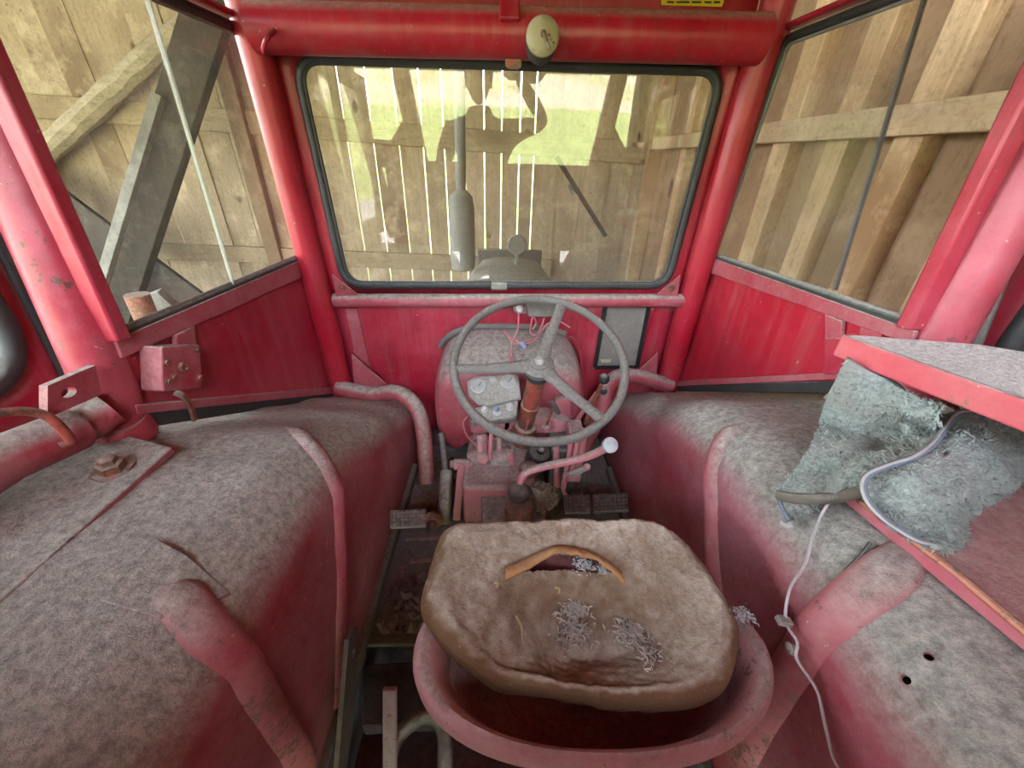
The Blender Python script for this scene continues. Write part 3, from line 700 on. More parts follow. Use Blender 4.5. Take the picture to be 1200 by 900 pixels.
# ================================================================ footplate
fp = MB().box((.035, .84, FZ-.006), (.662, .78, .012)).build('floor_plate', MT['floor_steel'], cab, bev=.002)
for (x0, y0, x1, y1) in ((476, 631, 520, 630), (480, 657, 512, 656), (471, 664, 468, 686), (482, 588, 520, 586), (500, 690, 520, 689)):
    a, b = PZ(x0, y0, FZ), PZ(x1, y1, FZ); MB().tube([a, b], .008, 10, flat=.25).build('slot', MT['rust_red'], fp)
for q in ((503, 569), (487, 566), (512, 640), (478, 648)): bolt(fp, PZ(*q, FZ), (0, 0, 1), .008, .005, MT['floor_steel'])
MB().box((.035, 1.1, FZ+.012), (.66, .012, .03)).build('toe_board', MT['floor_steel'], cab)
MB().box((.03, .22, FZ-.16), (.64, 1.06, .012)).build('underfloor_pan', MT['dark_steel'], cab)
for sx_ in (-.309, .379): MB().box((sx_, .45, FZ-.25), (.012, 1.56, .50)).build('light_block_skirt', MT['dark_steel'], cab)  # added side panels that keep daylight off the underfloor
MB().tube([V(-.80, .10, -1.02), V(.86, .10, -1.02)], .07, 16).build('rear_axle', MT['dark_steel'], cab)
for cx_ in (-.66, .73):
    wh = MB().lathe([(.30, -.17), (.44, -.19), (.53, -.17), (.565, -.12), (.572, 0), (.565, .12), (.53, .17), (.44, .19), (.30, .17)], (cx_, .10, GZ+.572), (1, 0, 0), 40).build('rear_wheel', MT['rubber'], cab)
    MB().lathe([(.31, -.10), (.30, -.02), (.10, .0), (.09, .06), (.02, .07)], (cx_, .10, GZ+.572), (1 if cx_ > 0 else -1, 0, 0), 28).build('wheel_disc', MT['rust_red'], wh)
MB().box((.03, 1.23, FZ-.25), (.66, .012, .50)).build('light_block_skirt', MT['dark_steel'], cab)  # added front panel of the same light block
MB().bar((-.295, .15, FZ+.012), (-.295, 1.0, FZ+.012), .018, .03).build('floor_angle', MT['floor_steel'], cab, bev=.002)
MB().bar((.362, .15, FZ+.012), (.362, 1.0, FZ+.012), .018, .03).build('floor_angle', MT['floor_steel'], cab, bev=.002)

o = MB()
pb = [PZ(418, 778, FZ-.05), PZ(528, 773, FZ-.05), PZ(535, 845, FZ-.05), PZ(424, 852, FZ-.05)]
pb = [V(max(p.x, -.295), p.y, p.z) for p in pb]; o.prism(pb, V(0, 0, -.04)); tag(o.build('floor_board', MT['old_timber'], bev=.003), 'worn brown wooden board across the footwell behind the footplate', 'board')
o = thing('drawbar_strap', 'drilled dark steel strap standing against the left fender wall', 'steel strap', PZ(402, 880, FZ-.1))
a = PX(402, 905, -.262); b = PX(415, 742, -.262); dv = (b-a).normalized(); wv = dv.cross(V(1, 0, 0)).normalized()*.024
plate_with_hole([a-wv, b-wv, b+dv*.012, b+wv, a+wv], V(-.008, 0, 0), PX(414, 766, -.262), .0085).build('strap', MT['dark_steel'], o)
o = thing('flat_lever', 'speckled rusty flat steel lever rising from the footwell floor', 'lever', PZ(456, 940, FZ))
a, b = PZ(457, 930, -.80), PZ(457, 806, -.66)
MB().bar(a, b, .020, .008, (0, -1, .4)).build('lever_blade', MT['steel'], o, bev=.002)
MB().bar(a, V(a.x, a.y, FZ-.15), .02, .008, (0, -1, .4)).build('lever_foot', MT['dark_steel'], o)
o = MB().tube(spl([PZ(455, 890, FZ-.02), PZ(470, 858, FZ-.01), PZ(498, 838, FZ), PZ(518, 850, FZ-.01), PZ(522, 900, FZ-.02), PZ(520, 940, FZ-.05)], 6), .014, 10)
tag(o.build('hydraulic_pipe', MT['dark_steel']), 'dark bent hydraulic pipe beside the flat lever', 'pipe')

# litter on the footplate: torn leaves and chaff nobody could count
rnd = random.Random(3); m = MB()
for k in range(420):
    px, py = rnd.gauss(478, 22), rnd.gauss(712, 16)
    if px < 438 or px > 520 or py > 745: continue
    c = PZ(px, py, FZ+.010+.02*rnd.random())
    if c.x < -.262 or c.y < .468: continue
    a = rnd.random()*6.28; l = .006+.016*rnd.random(); u = V(math.cos(a), math.sin(a), rnd.uniform(-.5, .6))*l; w = V(-math.sin(a), math.cos(a), rnd.uniform(-.6, .6))*l*.6
    m.add([c-u, c+w, c+u, c-w+V(0, 0, .004)], [(0, 1, 2), (0, 2, 3)])
o = m.build('leaf_litter', MT['litter']); o['kind'] = 'stuff'; tag(o, 'heap of dark dry leaf litter on the footplate', 'litter')
m = MB()
for k in range(700):
    px, py = (rnd.uniform(492, 545), rnd.uniform(508, 600)) if k % 3 else (rnd.uniform(620, 720), rnd.uniform(560, 606))
    c = PZ(px, py, FZ+.003+.01*rnd.random())
    if c.y > 1.05 or (-.12 < c.x < .10 and c.y > .72) or (.125 < c.x < .24 and .86 < c.y < 1.0) or c.x > .35 or c.x < -.285: continue
    a = rnd.random()*6.28; l = .004+.008*rnd.random(); u = V(math.cos(a), math.sin(a), rnd.uniform(-.4, .4))*l; w = V(-math.sin(a), math.cos(a), rnd.uniform(-.6, .6))*l*.5
    m.add([c-u, c+w, c+u, c-w+V(0, 0, .003)], [(0, 1, 2), (0, 2, 3)])
o = m.build('chaff_litter', MT['chaff']); o['kind'] = 'stuff'; tag(o, 'rusty brown chaff and nesting scattered under the pedals', 'chaff')

# ================================================================ fuel tank dome behind the wheel
tk = thing('fuel_tank', 'dusty rounded red fuel tank bulging from the firewall', 'fuel tank', (.02, 1.1, FZ))
def arch(y, sx, zt, zb, cx=.017, n=40):
    out = []; hw = .243*sx
    for k in range(n+1):
        a = math.pi*(1.28-1.56*k/n); ca, sa = math.cos(a), math.sin(a)
        e = 2/3.4
        x = hw*math.copysign(abs(ca)**e, ca); zz = (zt+zb)/2 + (zt-zb)/2*math.copysign(abs(sa)**e, sa)
        out.append(V(cx+x, y, zz))
    return out
rows = [arch(1.232, 1.0, -.490, -.90), arch(1.15, 1.0, -.498, -.90), arch(1.09, 1.0, -.511, -.90), arch(1.055, .985, -.529, -.89), arch(1.033, .955, -.553, -.88), arch(1.021, .875, -.59, -.86), arch(1.016, .6, -.66, -.80), arch(1.014, .2, -.70, -.74)]
MB().grid(rows).build('shell', MT['red_film'], tk, angle=60)
ed = arch(1.20, 1.04, -.474, -.90)
MB().tube(ed[11:26], .010, 8).build('edge_rubber', MT['wheel_rubber'], tk)
MB().tube(ed[26:36], .006, 8).build('edge_rubber', MT['red'], tk)

# ================================================================ steering wheel and column
HUB = PY(632, 425, .84); al = math.radians(29); WD = V(0, math.cos(al), math.sin(al)); WNN = V(0, -math.sin(al), math.cos(al)); WXX = V(1, 0, 0)
RR = .2065
wp = lambda a, r: HUB + (WXX*math.cos(a) + WD*math.sin(a))*r
hubc = HUB + WNN*(-.012)
sw = thing('steering_wheel', 'grey three spoke steering wheel with bolted centre hub', 'steering wheel', hubc-WNN*.03)
MB().tube([wp(2*math.pi*k/72, RR) for k in range(72)], .0105, 14, closed=True).build('rim', MT['wheel_rubber'], sw)
def proj_a(px, py):  # angle on the wheel plane of a pixel
    p = PP(px, py, HUB, WNN)-HUB; return math.atan2(p.dot(WD), p.dot(WXX))
for q in ((537, 432), (660, 352), (702, 488)):
    a = proj_a(*q); e = wp(a, RR-.004); st0 = hubc+(e-hubc).normalized()*.018
    mid = st0.lerp(e, .5)-WNN*.004
    MB().tube(spl([st0, mid, e], 6), [.019]*3+[.0155]*4+[.013]*4+[.014]*2, 12, flat=.55, up=WNN).build('spoke', MT['wheel_rubber'], sw)
MB().lathe([(.010, -.02), (.034, -.018), (.040, -.006), (.038, .004), (.022, .010), (.021, .014), (.006, .0145)], hubc, WNN, 28).build('hub', MT['wheel_rubber'], sw)
MB().lathe([(.014, .012), (.014, .022), (.010, .026), (.004, .027)], hubc, WNN, 6).build('hub_nut', MT['steel'], sw)
MB().lathe([(.030, -.045), (.032, -.03), (.026, -.018)], hubc, WNN, 20).build('hub_collar', MT['rubber'], sw)
CE = V(.060, .965, -.742)
sc = thing('steering_column', 'chipped pink and rust steering column below the wheel', 'steering column', CE)
c0 = hubc-WNN*.046; ax = (CE-c0).normalized(); Lc = (CE-c0).length
MB().lathe([(.020, 0), (.024, .004), (.024, Lc*.42), (.027, Lc*.43), (.027, Lc*.50), (.025, Lc*.52), (.024, Lc)], c0, ax, 22).build('tube', MT['rust_red'], sc)
MB().lathe([(.022, Lc*.76), (.034, Lc*.78), (.037, Lc*.84), (.040, Lc), (.045, Lc*1.02)], c0, ax, 22).build('base_boss', MT['rust_red'], sc)
MB().tube([c0+ax*(Lc*k)+(c0+ax*(Lc*k)-c0).cross(V(1, 0, 0)).normalized()*.026 for k in (.55, .75, .9)], .003, 6).build('seam', MT['pink'], sc)

# ================================================================ instruments
ip = thing('instrument_panel', 'dusty instrument plate with two round gauges left of the steering column', 'instrument panel', PY(580, 500, .97))
pn = V(-.06, -.62, .78).normalized(); p0 = PY(580, 462, .93)
Q = lambda x, y, d=0.: PP(x, y, p0+pn*d, pn)
MB().prism([Q(*q) for q in ((547, 447), (556, 441), (604, 438), (608, 442), (611, 467), (570, 476), (560, 474), (549, 464))], -pn*.014).build('plate', MT['gauge_plate'], ip, bev=.003)
for (x, y, r) in ((560.5, 452.5, .0215), (596, 447.5, .0225)):
    g = MB().lathe([(r, 0), (r, .004), (r*.86, .005), (r*.84, .002)], Q(x, y, .0), pn, 28).build('gauge', MT['ring_metal'], ip)
    MB().lathe([(r*.84, 0), (r*.84, .003), (r*.1, .0032)], Q(x, y, .0), pn, 24).build('gauge_face', MT['gauge_face'], g)
    MB().bar(Q(x, y, .004), Q(x+4, y-5, .004), .0015, .0008, pn).build('needle', MT['black_print'], g)
MB().lathe([(.009, 0), (.009, .005), (.006, .006), (.003, .007)], Q(577.5, 445, 0), pn, 18).build('warning_lamp', MT['ring_metal'], ip)
sb = MB().prism([Q(*q, -.014) for q in ((552, 478), (560, 477), (607, 469), (606, 485), (601, 490), (552, 496))], -pn*.045).build('switch_box', MT['gauge_plate'], ip, bev=.004)
for (x, y, r) in ((568, 480, .011), (582.5, 482, .0145), (598, 477, .012), (556, 486, .010)):
    k = MB().lathe([(r, 0), (r, .006), (r*.7, .008), (r*.65, .014), (r*.3, .016)], Q(x, y, -.014), pn, 18).build('knob', MT['ring_metal'], sb)
    if r > .014: MB().lathe([(r*.5, .013), (r*.45, .03), (r*.35, .032)], Q(x, y, -.014), pn, 12).build('key_stub', MT['blue_plastic'], k)
MB().prism([PY(549, 494, .95), PY(593, 491, .95), PY(591, 507, .95), PY(552, 507, .95)], V(0, .05, -.01)).build('bracket', MT['pink'], ip, bev=.003)
MB().bar(PY(560, 500, .97), V(-.08, .985, -.775), .03, .012).build('support', MT['pink'], ip)

fb = thing('fuse_box', 'dusty tan fuse box plate under the windscreen sill', 'fuse box', PY(626, 372, 1.17))
MB().prism([PY(x, y, 1.138) for x, y in ((616, 354), (650, 354), (651, 371), (640, 372), (619, 371))], V(0, .022, .0)).build('cover', MT['board_grey'], fb, bev=.004)
MB().prism([PY(x, y, 1.143) for x, y in ((601, 362), (606, 359), (617, 359), (617, 368), (604, 368))], V(0, .015, 0)).build('lug', MT['board_grey'], fb, bev=.003)
MB().lathe([(.011, 0), (.011, .006), (.006, .008), (.005, .014)], PY(609, 362, 1.142), (0, -1, .25), 14).build('terminal', MT['ring_metal'], fb)
MB().bar(V(PY(630, 369, 1.15).x, 1.158, PY(630, 369, 1.15).z-.004), V(PY(630, 369, 1.15).x, 1.236, PY(630, 369, 1.15).z-.030), .03, .012).build('stand_off', MT['dark_steel'], fb)
wr_ = [((608, 366), (607, 385), (602, 396), (599, 408), (598, 425), (600, 434)), ((624, 371), (622, 382), (622, 390), (628, 392), (634, 384), (638, 373)),
       ((590, 388), (596, 394), (604, 398), (612, 402), (624, 400), (632, 392), (640, 381), (648, 377)), ((598, 410), (601, 422), (606, 434)), ((597, 410), (597, 424), (597, 436)),
       ((626, 372), (628, 379), (624, 386)), ((645, 378), (656, 377), (668, 384)), ((612, 356), (608, 351), (606, 354)), ((592, 388), (602, 402), (616, 399), (630, 396))]
WL = ['pink wire hanging straight down from the fuse box terminal', 'pink wire loop hanging under the middle of the fuse box', 'long pink wire trailing across the top of the fuel tank to the fuse box',
      'pink wire strand slanting down behind the steering wheel hub', 'pink wire strand running straight down from the tangle on the tank', 'short pink wire hook below the fuse box cover',
      'pink wire curving from the fuse box toward the access panel', 'tiny pink wire loop above the fuse box terminal', 'pink wire lying beside the blue connector']
for i, w_ in enumerate(wr_):
    o = MB().tube(spl([PY(x, y, 1.142 if y < 380 else 1.142-.0022*(y-380)) for x, y in w_], 5), .0028, 7)
    tag(o.build('wire', MT['wire_pink']), WL[i], 'wire', 'loose pink wires under the fuse box')
o = MB().lathe([(.007, 0), (.008, .004), (.008, .018), (.006, .022)], PY(611, 401, 1.085), (.6, -.3, -.7), 12)
tag(o.build('wire_connector', MT['blue_plastic']), 'small blue and white wire connector lying on the fuel tank', 'connector')
wr2 = [((548, 488), (543, 496), (547, 510), (556, 520), (561, 526)), ((560, 498), (572, 512), (582, 514), (592, 508), (598, 500)), ((556, 512), (570, 513), (590, 512), (596, 506)), ((575, 500), (582, 510), (592, 513))]
WL2 = ['pink wire drooping outside the left edge of the switch box', 'pink wire sagging in a deep loop under the switch box', 'pink wire running level below the switch box', 'short pink wire curl at the switch box bracket']
for i, w_ in enumerate(wr2):
    o = MB().tube(spl([PY(x, y, .90) for x, y in w_], 5), .0026, 7)
    tag(o.build('wire', MT['wire_pink']), WL2[i], 'wire', 'drooping wires under the instrument panel')

# access panel and sticker on the firewall
ap = thing('access_panel', 'grey board panel bordered with black tape on the firewall', 'panel', FW(725, 432))
c4 = [FW(707, 357, .006), FW(762, 357, .006), FW(748, 432, .006), FW(695, 432, .006)]
MB().prism(c4, V(0, .005, 0)).build('board', MT['board_grey'], ap)
def strip(a, b, w): return MB().bar(a+V(0, -.004, 0), b+V(0, -.004, 0), w, .003, (0, 1, 0))
i4 = [FW(709, 359, .006), FW(760, 359, .006), FW(746, 430, .006), FW(697, 430, .006)]
for a, b in ((0, 3), (1, 2), (3, 2)): strip(i4[a], i4[b], .014).build('tape', MT['tape'], ap)
MB().prism([FW(703, 421, .009), FW(717, 421, .009), FW(715, 425, .009), FW(705, 425, .009)], V(0, .001, 0)).build('sticker', MT['cream'], ap)

# ================================================================ gearbox, levers, pedals
gb = thing('gearbox_housing', 'pink painted gearbox housing with bolted cover at the column foot', 'gearbox', (.0, .85, FZ))
def cyl(a, b, r, name, mat, par, n=18): return MB().tube([a, b], r, n).build(name, MT[mat], par, bev=.002)
MB().box((-.01, .889, -.845), (.20, .24, .15)).build('case', MT['pink'], gb, bev=.012)
cyl(PY(549, 541, .90), PY(599, 538, .90), .038, 'shaft_cover', 'pink', gb)
cv = MB().prism([PY(x, y, .845) for x, y in ((551, 553), (598, 551), (600, 566), (552, 568))], V(0, .05, .03)).build('bolted_cover', MT['grey_dusty'], gb, bev=.004)
for q in ((559, 560), (586, 560)): bolt(cv, PY(*q, .842), (0, -.8, .5), .011, .010, MT['rust_red'])
MB().lathe([(.006, 0), (.006, .004), (.002, .005)], PY(575, 563, .842), (0, -.8, .5), 8).build('plug', MT['rust_red'], cv)
for k, q in enumerate(((566, 535), (582, 532))):
    MB().lathe([(.016, -.012), (.018, 0), (.012, .006), (.006, .010)], PY(*q, .855+.05*k), (0, -.5, .9), 14).build('filler_cap', MT['pink'], gb)
MB().prism([PY(x, y, .86) for x, y in ((594, 532), (602, 530), (604, 560), (598, 562))], V(0, .02, .0)).build('rib_plate', MT['pink'], gb, bev=.003)
MB().prism([PZ(x, y, -.80) for x, y in ((563, 570), (600, 566), (640, 580), (640, 612), (565, 612))], V(0, 0, -.12)).build('rear_case', MT['grey_dusty'], gb, bev=.01)
MB().lathe([(.036, -.10), (.036, -.02), (.034, 0)], PY(608, 592, .66), (0, 0, 1), 20).build('lever_tower', MT['rust_red'], gb)
MB().prism([PY(x, y, .955) for x, y in ((596, 493), (640, 489), (668, 497), (666, 506), (640, 508), (598, 507))], V(0, .045, .01)).build('column_bracket', MT['pink'], gb, bev=.004)
MB().prism([PY(x, y, .985) for x, y in ((650, 469), (669, 466), (670, 494), (652, 492))], V(0, .022, 0)).build('side_box', MT['pink'], gb, bev=.003)
for (x0, y0, x1, y1, r) in ((567, 509, 568, 561, .0085), (576, 500, 574, 538, .006), (652, 512, 652, 570, .010), (563, 510, 563, 530, .011), (585, 512, 585, 528, .008)):
    cyl(PY(x0, y0, .885), PY(x1, y1, .855), r, 'rod', 'pink', gb, 10)
MB().ball(PY(620, 550, .83), .030, 16, (1.0, .9, .8)).build('rusty_boss', MT['rust_red'], gb)
# right hand linkage
lk = thing('brake_linkage', 'pink forked brake linkage right of the gearbox', 'linkage', (.16, .85, FZ))
MB().box(PY(672, 528, .90), (.045, .10, .16)).build('fork', MT['pink'], lk, bev=.006)
for dx in (0, 7): MB().bar(PY(670+dx, 518, .85), PY(664+dx, 552, .84), .012, .020).build('fork_plate', MT['pink'], lk, bev=.003)
MB().lathe([(.014, -.02), (.014, .02), (.010, .03)], PY(682, 513, .86), (.1, -.2, 1), 14).build('fork_pin', MT['pink'], lk)
MB().bar(PY(668, 557, .80), PY(688, 547, .80), .012, .016).build('adjuster_arm', MT['steel'], lk, bev=.002)
cyl(PY(663, 555, .80), PY(660, 572, .80), .008, 'link_rod', 'pink', lk, 10); cyl(PY(660, 572, .80), PY(664, 584, .79), .007, 'link_rod', 'pink', lk, 10)
MB().ball(PY(688, 547, .79), .010, 10).build('ball_joint', MT['pink'], lk)
MB().box((.182, .93, -.82), (.085, .12, .2)).build('brake_case', MT['dark_steel'], lk, bev=.01)
of = thing('oil_filter', 'black oily filter canister beside the column foot', 'oil filter', PY(632, 560, .88))
MB().lathe([(.03, -.034), (.036, -.024), (.036, .025), (.030, .034), (.012, .038), (.010, .046)], PY(630, 537, .88), (.15, -.3, 1), 20).build('canister', MT['black_oil'], of)
MB().lathe([(.009, .04), (.008, .052), (.004, .054)], PY(630, 537, .88), (.15, -.3, 1), 6).build('nut', MT['steel'], of)
m = MB(); rn = random.Random(5)
m.ball(PY(634, 582, .712), .034, 14, (1.1, .9, .9))
m.v = [p+V(nz(p, 40, 1), nz(p, 40, 2), nz(p, 40, 3))*.014 for p in m.v]
for k in range(700):
    d_ = V(rn.gauss(0, 1), rn.gauss(0, 1), rn.gauss(0, 1)).normalized(); c = PY(634, 582, .712)+V(d_.x*1.1, d_.y*.9, d_.z*.9)*(.030+.012*rn.random())
    u_ = V(rn.gauss(0, 1), rn.gauss(0, 1), rn.gauss(0, 1)).normalized()*(.004+.006*rn.random()); w_ = u_.cross(d_)*.3
    m.add([c-u_, c+w_, c+u_, c-w_+d_*.003], [(0, 1, 2), (0, 2, 3)])
o = m.build('nesting_clump', MT['nest']); tag(o, 'grey brown clump of nesting debris behind the lever boot', 'debris'); o['kind'] = 'stuff'
# left pivot arms
pv = thing('clutch_linkage', 'pink forked clutch linkage left of the gearbox', 'linkage', PY(540, 608, .80))
MB().bar(PY(541, 543, .85), PY(535, 609, .79), .022, .012, (0, -1, .3)).build('arm', MT['pink'], pv, bev=.003)
MB().tube(spl([PY(546, 545, .86), PY(549, 570, .84), PY(554, 598, .80)], 5), .0075, 10).build('link', MT['pink'], pv)
MB().lathe([(.010, -.03), (.012, -.02), (.016, -.018), (.016, .026), (.011, .028), (.008, .034)], PY(540, 544, .86), (1, 0, 0), 14).build('pivot', MT['pink'], pv)
MB().ball(PY(556, 600, .79), .013, 12).build('ball_joint', MT['pink'], pv)
# clutch pedal
def tread(par, px, z, tilt, nx, ny, mat):
    c = [PZ(x, y, z) for x, y in px]; up = (c[1]-c[0]).cross(c[3]-c[0]).normalized(); up = up if up.z > 0 else -up
    pad = MB().prism(c, -up*.008).build('pad', MT[mat], par, bev=.002)
    m = MB()
    for i in range(nx):
        for j in range(ny):
            u, w = (i+.5)/nx, (j+.5)/ny
            p = c[0].lerp(c[1], u).lerp(c[3].lerp(c[2], u), w); m.lathe([(.0036, 0), (.0028, .003), (.001, .0034)], p, up, 6)
    o = m.build('tread_studs', MT[mat], pad); o['kind'] = 'stuff'; return pad
cp = thing('clutch_pedal', 'grey studded clutch pedal beside the left fender', 'pedal', PZ(480, 615, FZ))
tread(cp, [(457, 598), (499, 596), (499, 616), (457, 618)], -.80, 0, 9, 5, 'grey_dusty')
MB().tube(spl([PZ(498, 607, -.81), PZ(508, 604, -.83), PZ(516, 610, -.86), PZ(507, 618, -.90)], 5), .010, 10).build('pedal_arm', MT['rust_red'], cp)
MB().bar(PZ(480, 608, -.812), PZ(482, 606, FZ), .012, .012).build('pedal_stop', MT['dark_steel'], cp)
o = thing('grey_shaft', 'grey upright steel shaft behind the clutch pedal', 'shaft', PZ(519, 612, FZ))
MB().tube([PY(517, 508, 1.0), PY(523, 556, .90)], .010, 12).build('upper_rod', MT['dark_steel'], o)
MB().tube([PY(523, 553, .90), PY(521, 596, .80), PZ(519, 612, FZ)], [.019, .019, .021], 16).build('sleeve', MT['grey_dusty'], o)
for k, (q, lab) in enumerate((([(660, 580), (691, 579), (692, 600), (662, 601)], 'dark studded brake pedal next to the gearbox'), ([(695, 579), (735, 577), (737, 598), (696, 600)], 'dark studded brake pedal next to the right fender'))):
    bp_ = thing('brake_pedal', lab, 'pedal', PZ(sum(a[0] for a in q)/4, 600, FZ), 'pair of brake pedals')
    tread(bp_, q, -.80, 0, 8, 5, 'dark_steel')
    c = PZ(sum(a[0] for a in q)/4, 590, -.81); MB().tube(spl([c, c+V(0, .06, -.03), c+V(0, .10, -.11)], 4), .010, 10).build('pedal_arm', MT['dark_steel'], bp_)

# long bent lever with a pale knob, in a rubber boot
bl = thing('gear_lever', 'long bent pink lever with pale knob in a brown boot', 'lever', PY(606, 590, .68))
pa = [PY(609, 571, .70), PY(611, 560, .70), PY(620, 552, .705), PY(645, 545, .71), PY(670, 540, .71), PY(694, 533, .70), PY(708, 526, .695)]
MB().tube(spl(pa, 6), .0095, 14).build('rod', MT['pink'], bl)
MB().ball(PY(608, 577, .69), .0285, 20, (1.0, 1.0, .92)).build('boot', MT['boot'], bl)
kc = PY(715, 521.5, .69)
kn = (V(0, 0, 0)-kc).normalized()*.8+V(.3, 0, .1)
kb = MB().lathe([(.008, -.014), (.017, -.010), (.0185, -.003), (.0175, .004), (.012, .008), (.003, .009)], kc, kn, 24).build('knob', MT['knob_pale'], bl)
# throttle, ball lever
tl = thing('throttle_lever', 'small rusty T handle throttle on the column bracket', 'throttle', PY(640, 500, .96))
MB().tube([PY(640, 500, .95), PY(644, 489, .93), PY(648, 479, .91)], .004, 8).build('stem', MT['rust_red'], tl)
MB().tube([PY(645, 470, .905), PY(650, 476, .90), PY(655, 484, .905)], [.006, .008, .006], 10).build('grip', MT['dark_steel'], tl)
MB().lathe([(.014, -.01), (.014, .006), (.008, .010)], PY(640, 499, .95), (0, -.5, .9), 14).build('socket', MT['pink'], tl)
bv = thing('ball_lever', 'thin lever with a dark ball knob right of the wheel', 'lever', PY(688, 490, .95))
MB().tube([PY(705, 450, .92), PY(696, 470, .94), PY(686, 496, .97)], [.0045, .006, .008], 10).build('rod', MT['rust_red'], bv)
MB().ball(PY(708, 444, .915), .0155, 16).build('ball', MT['rubber'], bv)
ml = thing('stop_lever', 'flat pink lever behind the dark ball knob', 'lever', PY(676, 497, 1.0))
MB().bar(PY(700, 460, .98), PY(672, 498, 1.0), .014, .008, (0, -1, 0)).build('blade', MT['pink'], ml, bev=.002)
MB().ball(PY(707, 458, .97), .012, 12, (1, 1, 1)).build('ball', MT['rubber'], ml)

# ================================================================ header fittings, wiper
wm = thing('wiper_motor', 'round cream wiper motor cap on the header tube', 'wiper motor', PY(634, 60, 1.08))
mc = PY(636, 43, 1.04); ma = V(0, -1, .12).normalized()
MB().lathe([(.032, -.055), (.034, -.006), (.032, 0)], mc, ma, 28).build('body', MT['rubber'], wm)
MB().lathe([(.0335, -.004), (.034, .004), (.029, .010), (.016, .0125), (.004, .013)], mc, ma, 32).build('cap', MT['cream'], wm)
MB().lathe([(.006, .012), (.006, .018), (.003, .02)], mc, ma, 12).build('spindle', MT['rust_red'], wm)
MB().tube([mc+ma*.019, mc+ma*.020+V(.013, 0, -.024)], .0035, 8).build('lever', MT['steel'], wm)
cl_ = thing('red_clip', 'small red bent clip hanging over the windscreen gasket', 'clip', PY(601, 80, 1.13))
plate_with_hole([PY(x, y, 1.125) for x, y in ((592, 63), (611, 63), (611, 78), (607, 81), (597, 81), (592, 77))], V(0, .004, 0), PY(601.5, 67, 1.125), .004).build('tab', MT['rust_red'], cl_)
wi = thing('wiper', 'dark wiper arm and blade resting on the windscreen', 'wiper', W(681, 240, -.03))
MB().bar(W(652, 184, -.03), W(710, 277, -.02), .012, .006, (0, 1, 0)).build('blade', MT['rubber'], wi)
MB().bar(W(656, 190, -.042), W(697, 257, -.03), .005, .010, (0, 1, 0)).build('arm', MT['steel'], wi)
MB().bar(W(668, 216, -.036), W(674, 226, -.036), .016, .008, (0, 1, 0)).build('clip', MT['steel'], wi)

# ================================================================ lock box on the left side panel
lb_ = thing('lock_box', 'red square lock box with keyhole on the left side panel', 'lock', SPL(-1, 205, 460, .02))
S_ = lambda x, y, d=0.: SPL(-1, x, y, d)
front = [S_(189, 406, .045), S_(235, 404, .045), S_(238, 455, .045), S_(191, 459, .045)]
bx = MB().prism(front, -SN[-1]*.042).build('case', MT['red_film'], lb_, bev=.003)
MB().prism([S_(175, 412, .014), S_(186, 407, .014), S_(188, 459, .014), S_(177, 459, .014)], -SN[-1]*.012).build('side_flange', MT['red_film'], lb_, bev=.002)
MB().prism([S_(207, 392, .014), S_(229, 382, .014), S_(230, 404, .014), S_(208, 405, .014)], -SN[-1]*.012).build('upper_lug', MT['red_film'], lb_, bev=.002)
for q in ((195, 425), (198, 447), (231, 410), (234, 443), (204, 442)): bolt(bx, S_(*q, .045), SN[-1], .005, .004, MT['rust_red'], 'rivet')
MB().lathe([(.010, .0), (.010, .003), (.0085, .006), (.0055, .006), (.0045, .0005), (.001, .0003)], S_(214, 430, .045), SN[-1], 16).build('keyhole_ring', MT['rust_red'], lb_)
MB().tube(spl([S_(206, 460, .04), S_(214, 464, .05), S_(222, 474, .05), S_(228, 492, .045)], 5), .007, 8, flat=.6).build('latch_tongue', MT['rust_red'], lb_)
# right panel catch
ct = thing('door_catch', 'red steel catch plate on the right side panel', 'catch', SPL(1, 975, 438, .01))
S2 = lambda x, y, d=0.: SPL(1, x, y, d)
MB().prism([S2(966, 368, .012), S2(986, 376, .012), S2(985, 398, .012), S2(966, 400, .012)], -SN[1]*.010).build('upper_lug', MT['red_film'], ct, bev=.002)
MB().prism([S2(965, 396, .03), S2(996, 396, .03), S2(990, 440, .03), S2(964, 438, .03)], -SN[1]*.028).build('catch_plate', MT['red'], ct, bev=.003)
MB().prism([S2(1008, 380, .01), S2(1035, 387, .01), S2(1030, 400, .01), S2(1006, 396, .01)], -SN[1]*.008).build('lug', MT['red_film'], ct, bev=.002)

# hinge bracket and grab bar on the left pillar
hb = thing('hinge_bracket', 'red slotted bracket plate welded to the left pillar', 'bracket', PX(95, 500, -.64))
plate_with_hole([PX(x, y, -.632) for x, y in ((56, 452), (112, 428), (120, 462), (56, 490))], V(-.012, 0, 0), PX(81, 460, -.632), .007, 1.5).build('plate', MT['red_film'], hb)
gbx = [PX(128, 478, -.645), PX(92, 500, -.665)]
MB().tube(gbx, .030, 18).build('socket_tube', MT['red_film'], hb)
gr = thing('grab_bar', 'thick dusty red bar running back from the left bracket', 'bar', PX(20, 540, -.66))
MB().tube([PX(88, 503, -.655), PX(0, 540, -.665), PX(-160, 640, -.68)], .033, 18).build('bar', MT['red_film'], gr)
MB().tube(spl([PX(-40, 490, -.625), PX(0, 484, -.625), PX(32, 482, -.62), PX(55, 488, -.615), PX(72, 502, -.61), PX(82, 517, -.615), PX(70, 523, -.622)], 6), .006, 10).build('wire_handle', MT['rust_red'], gr)

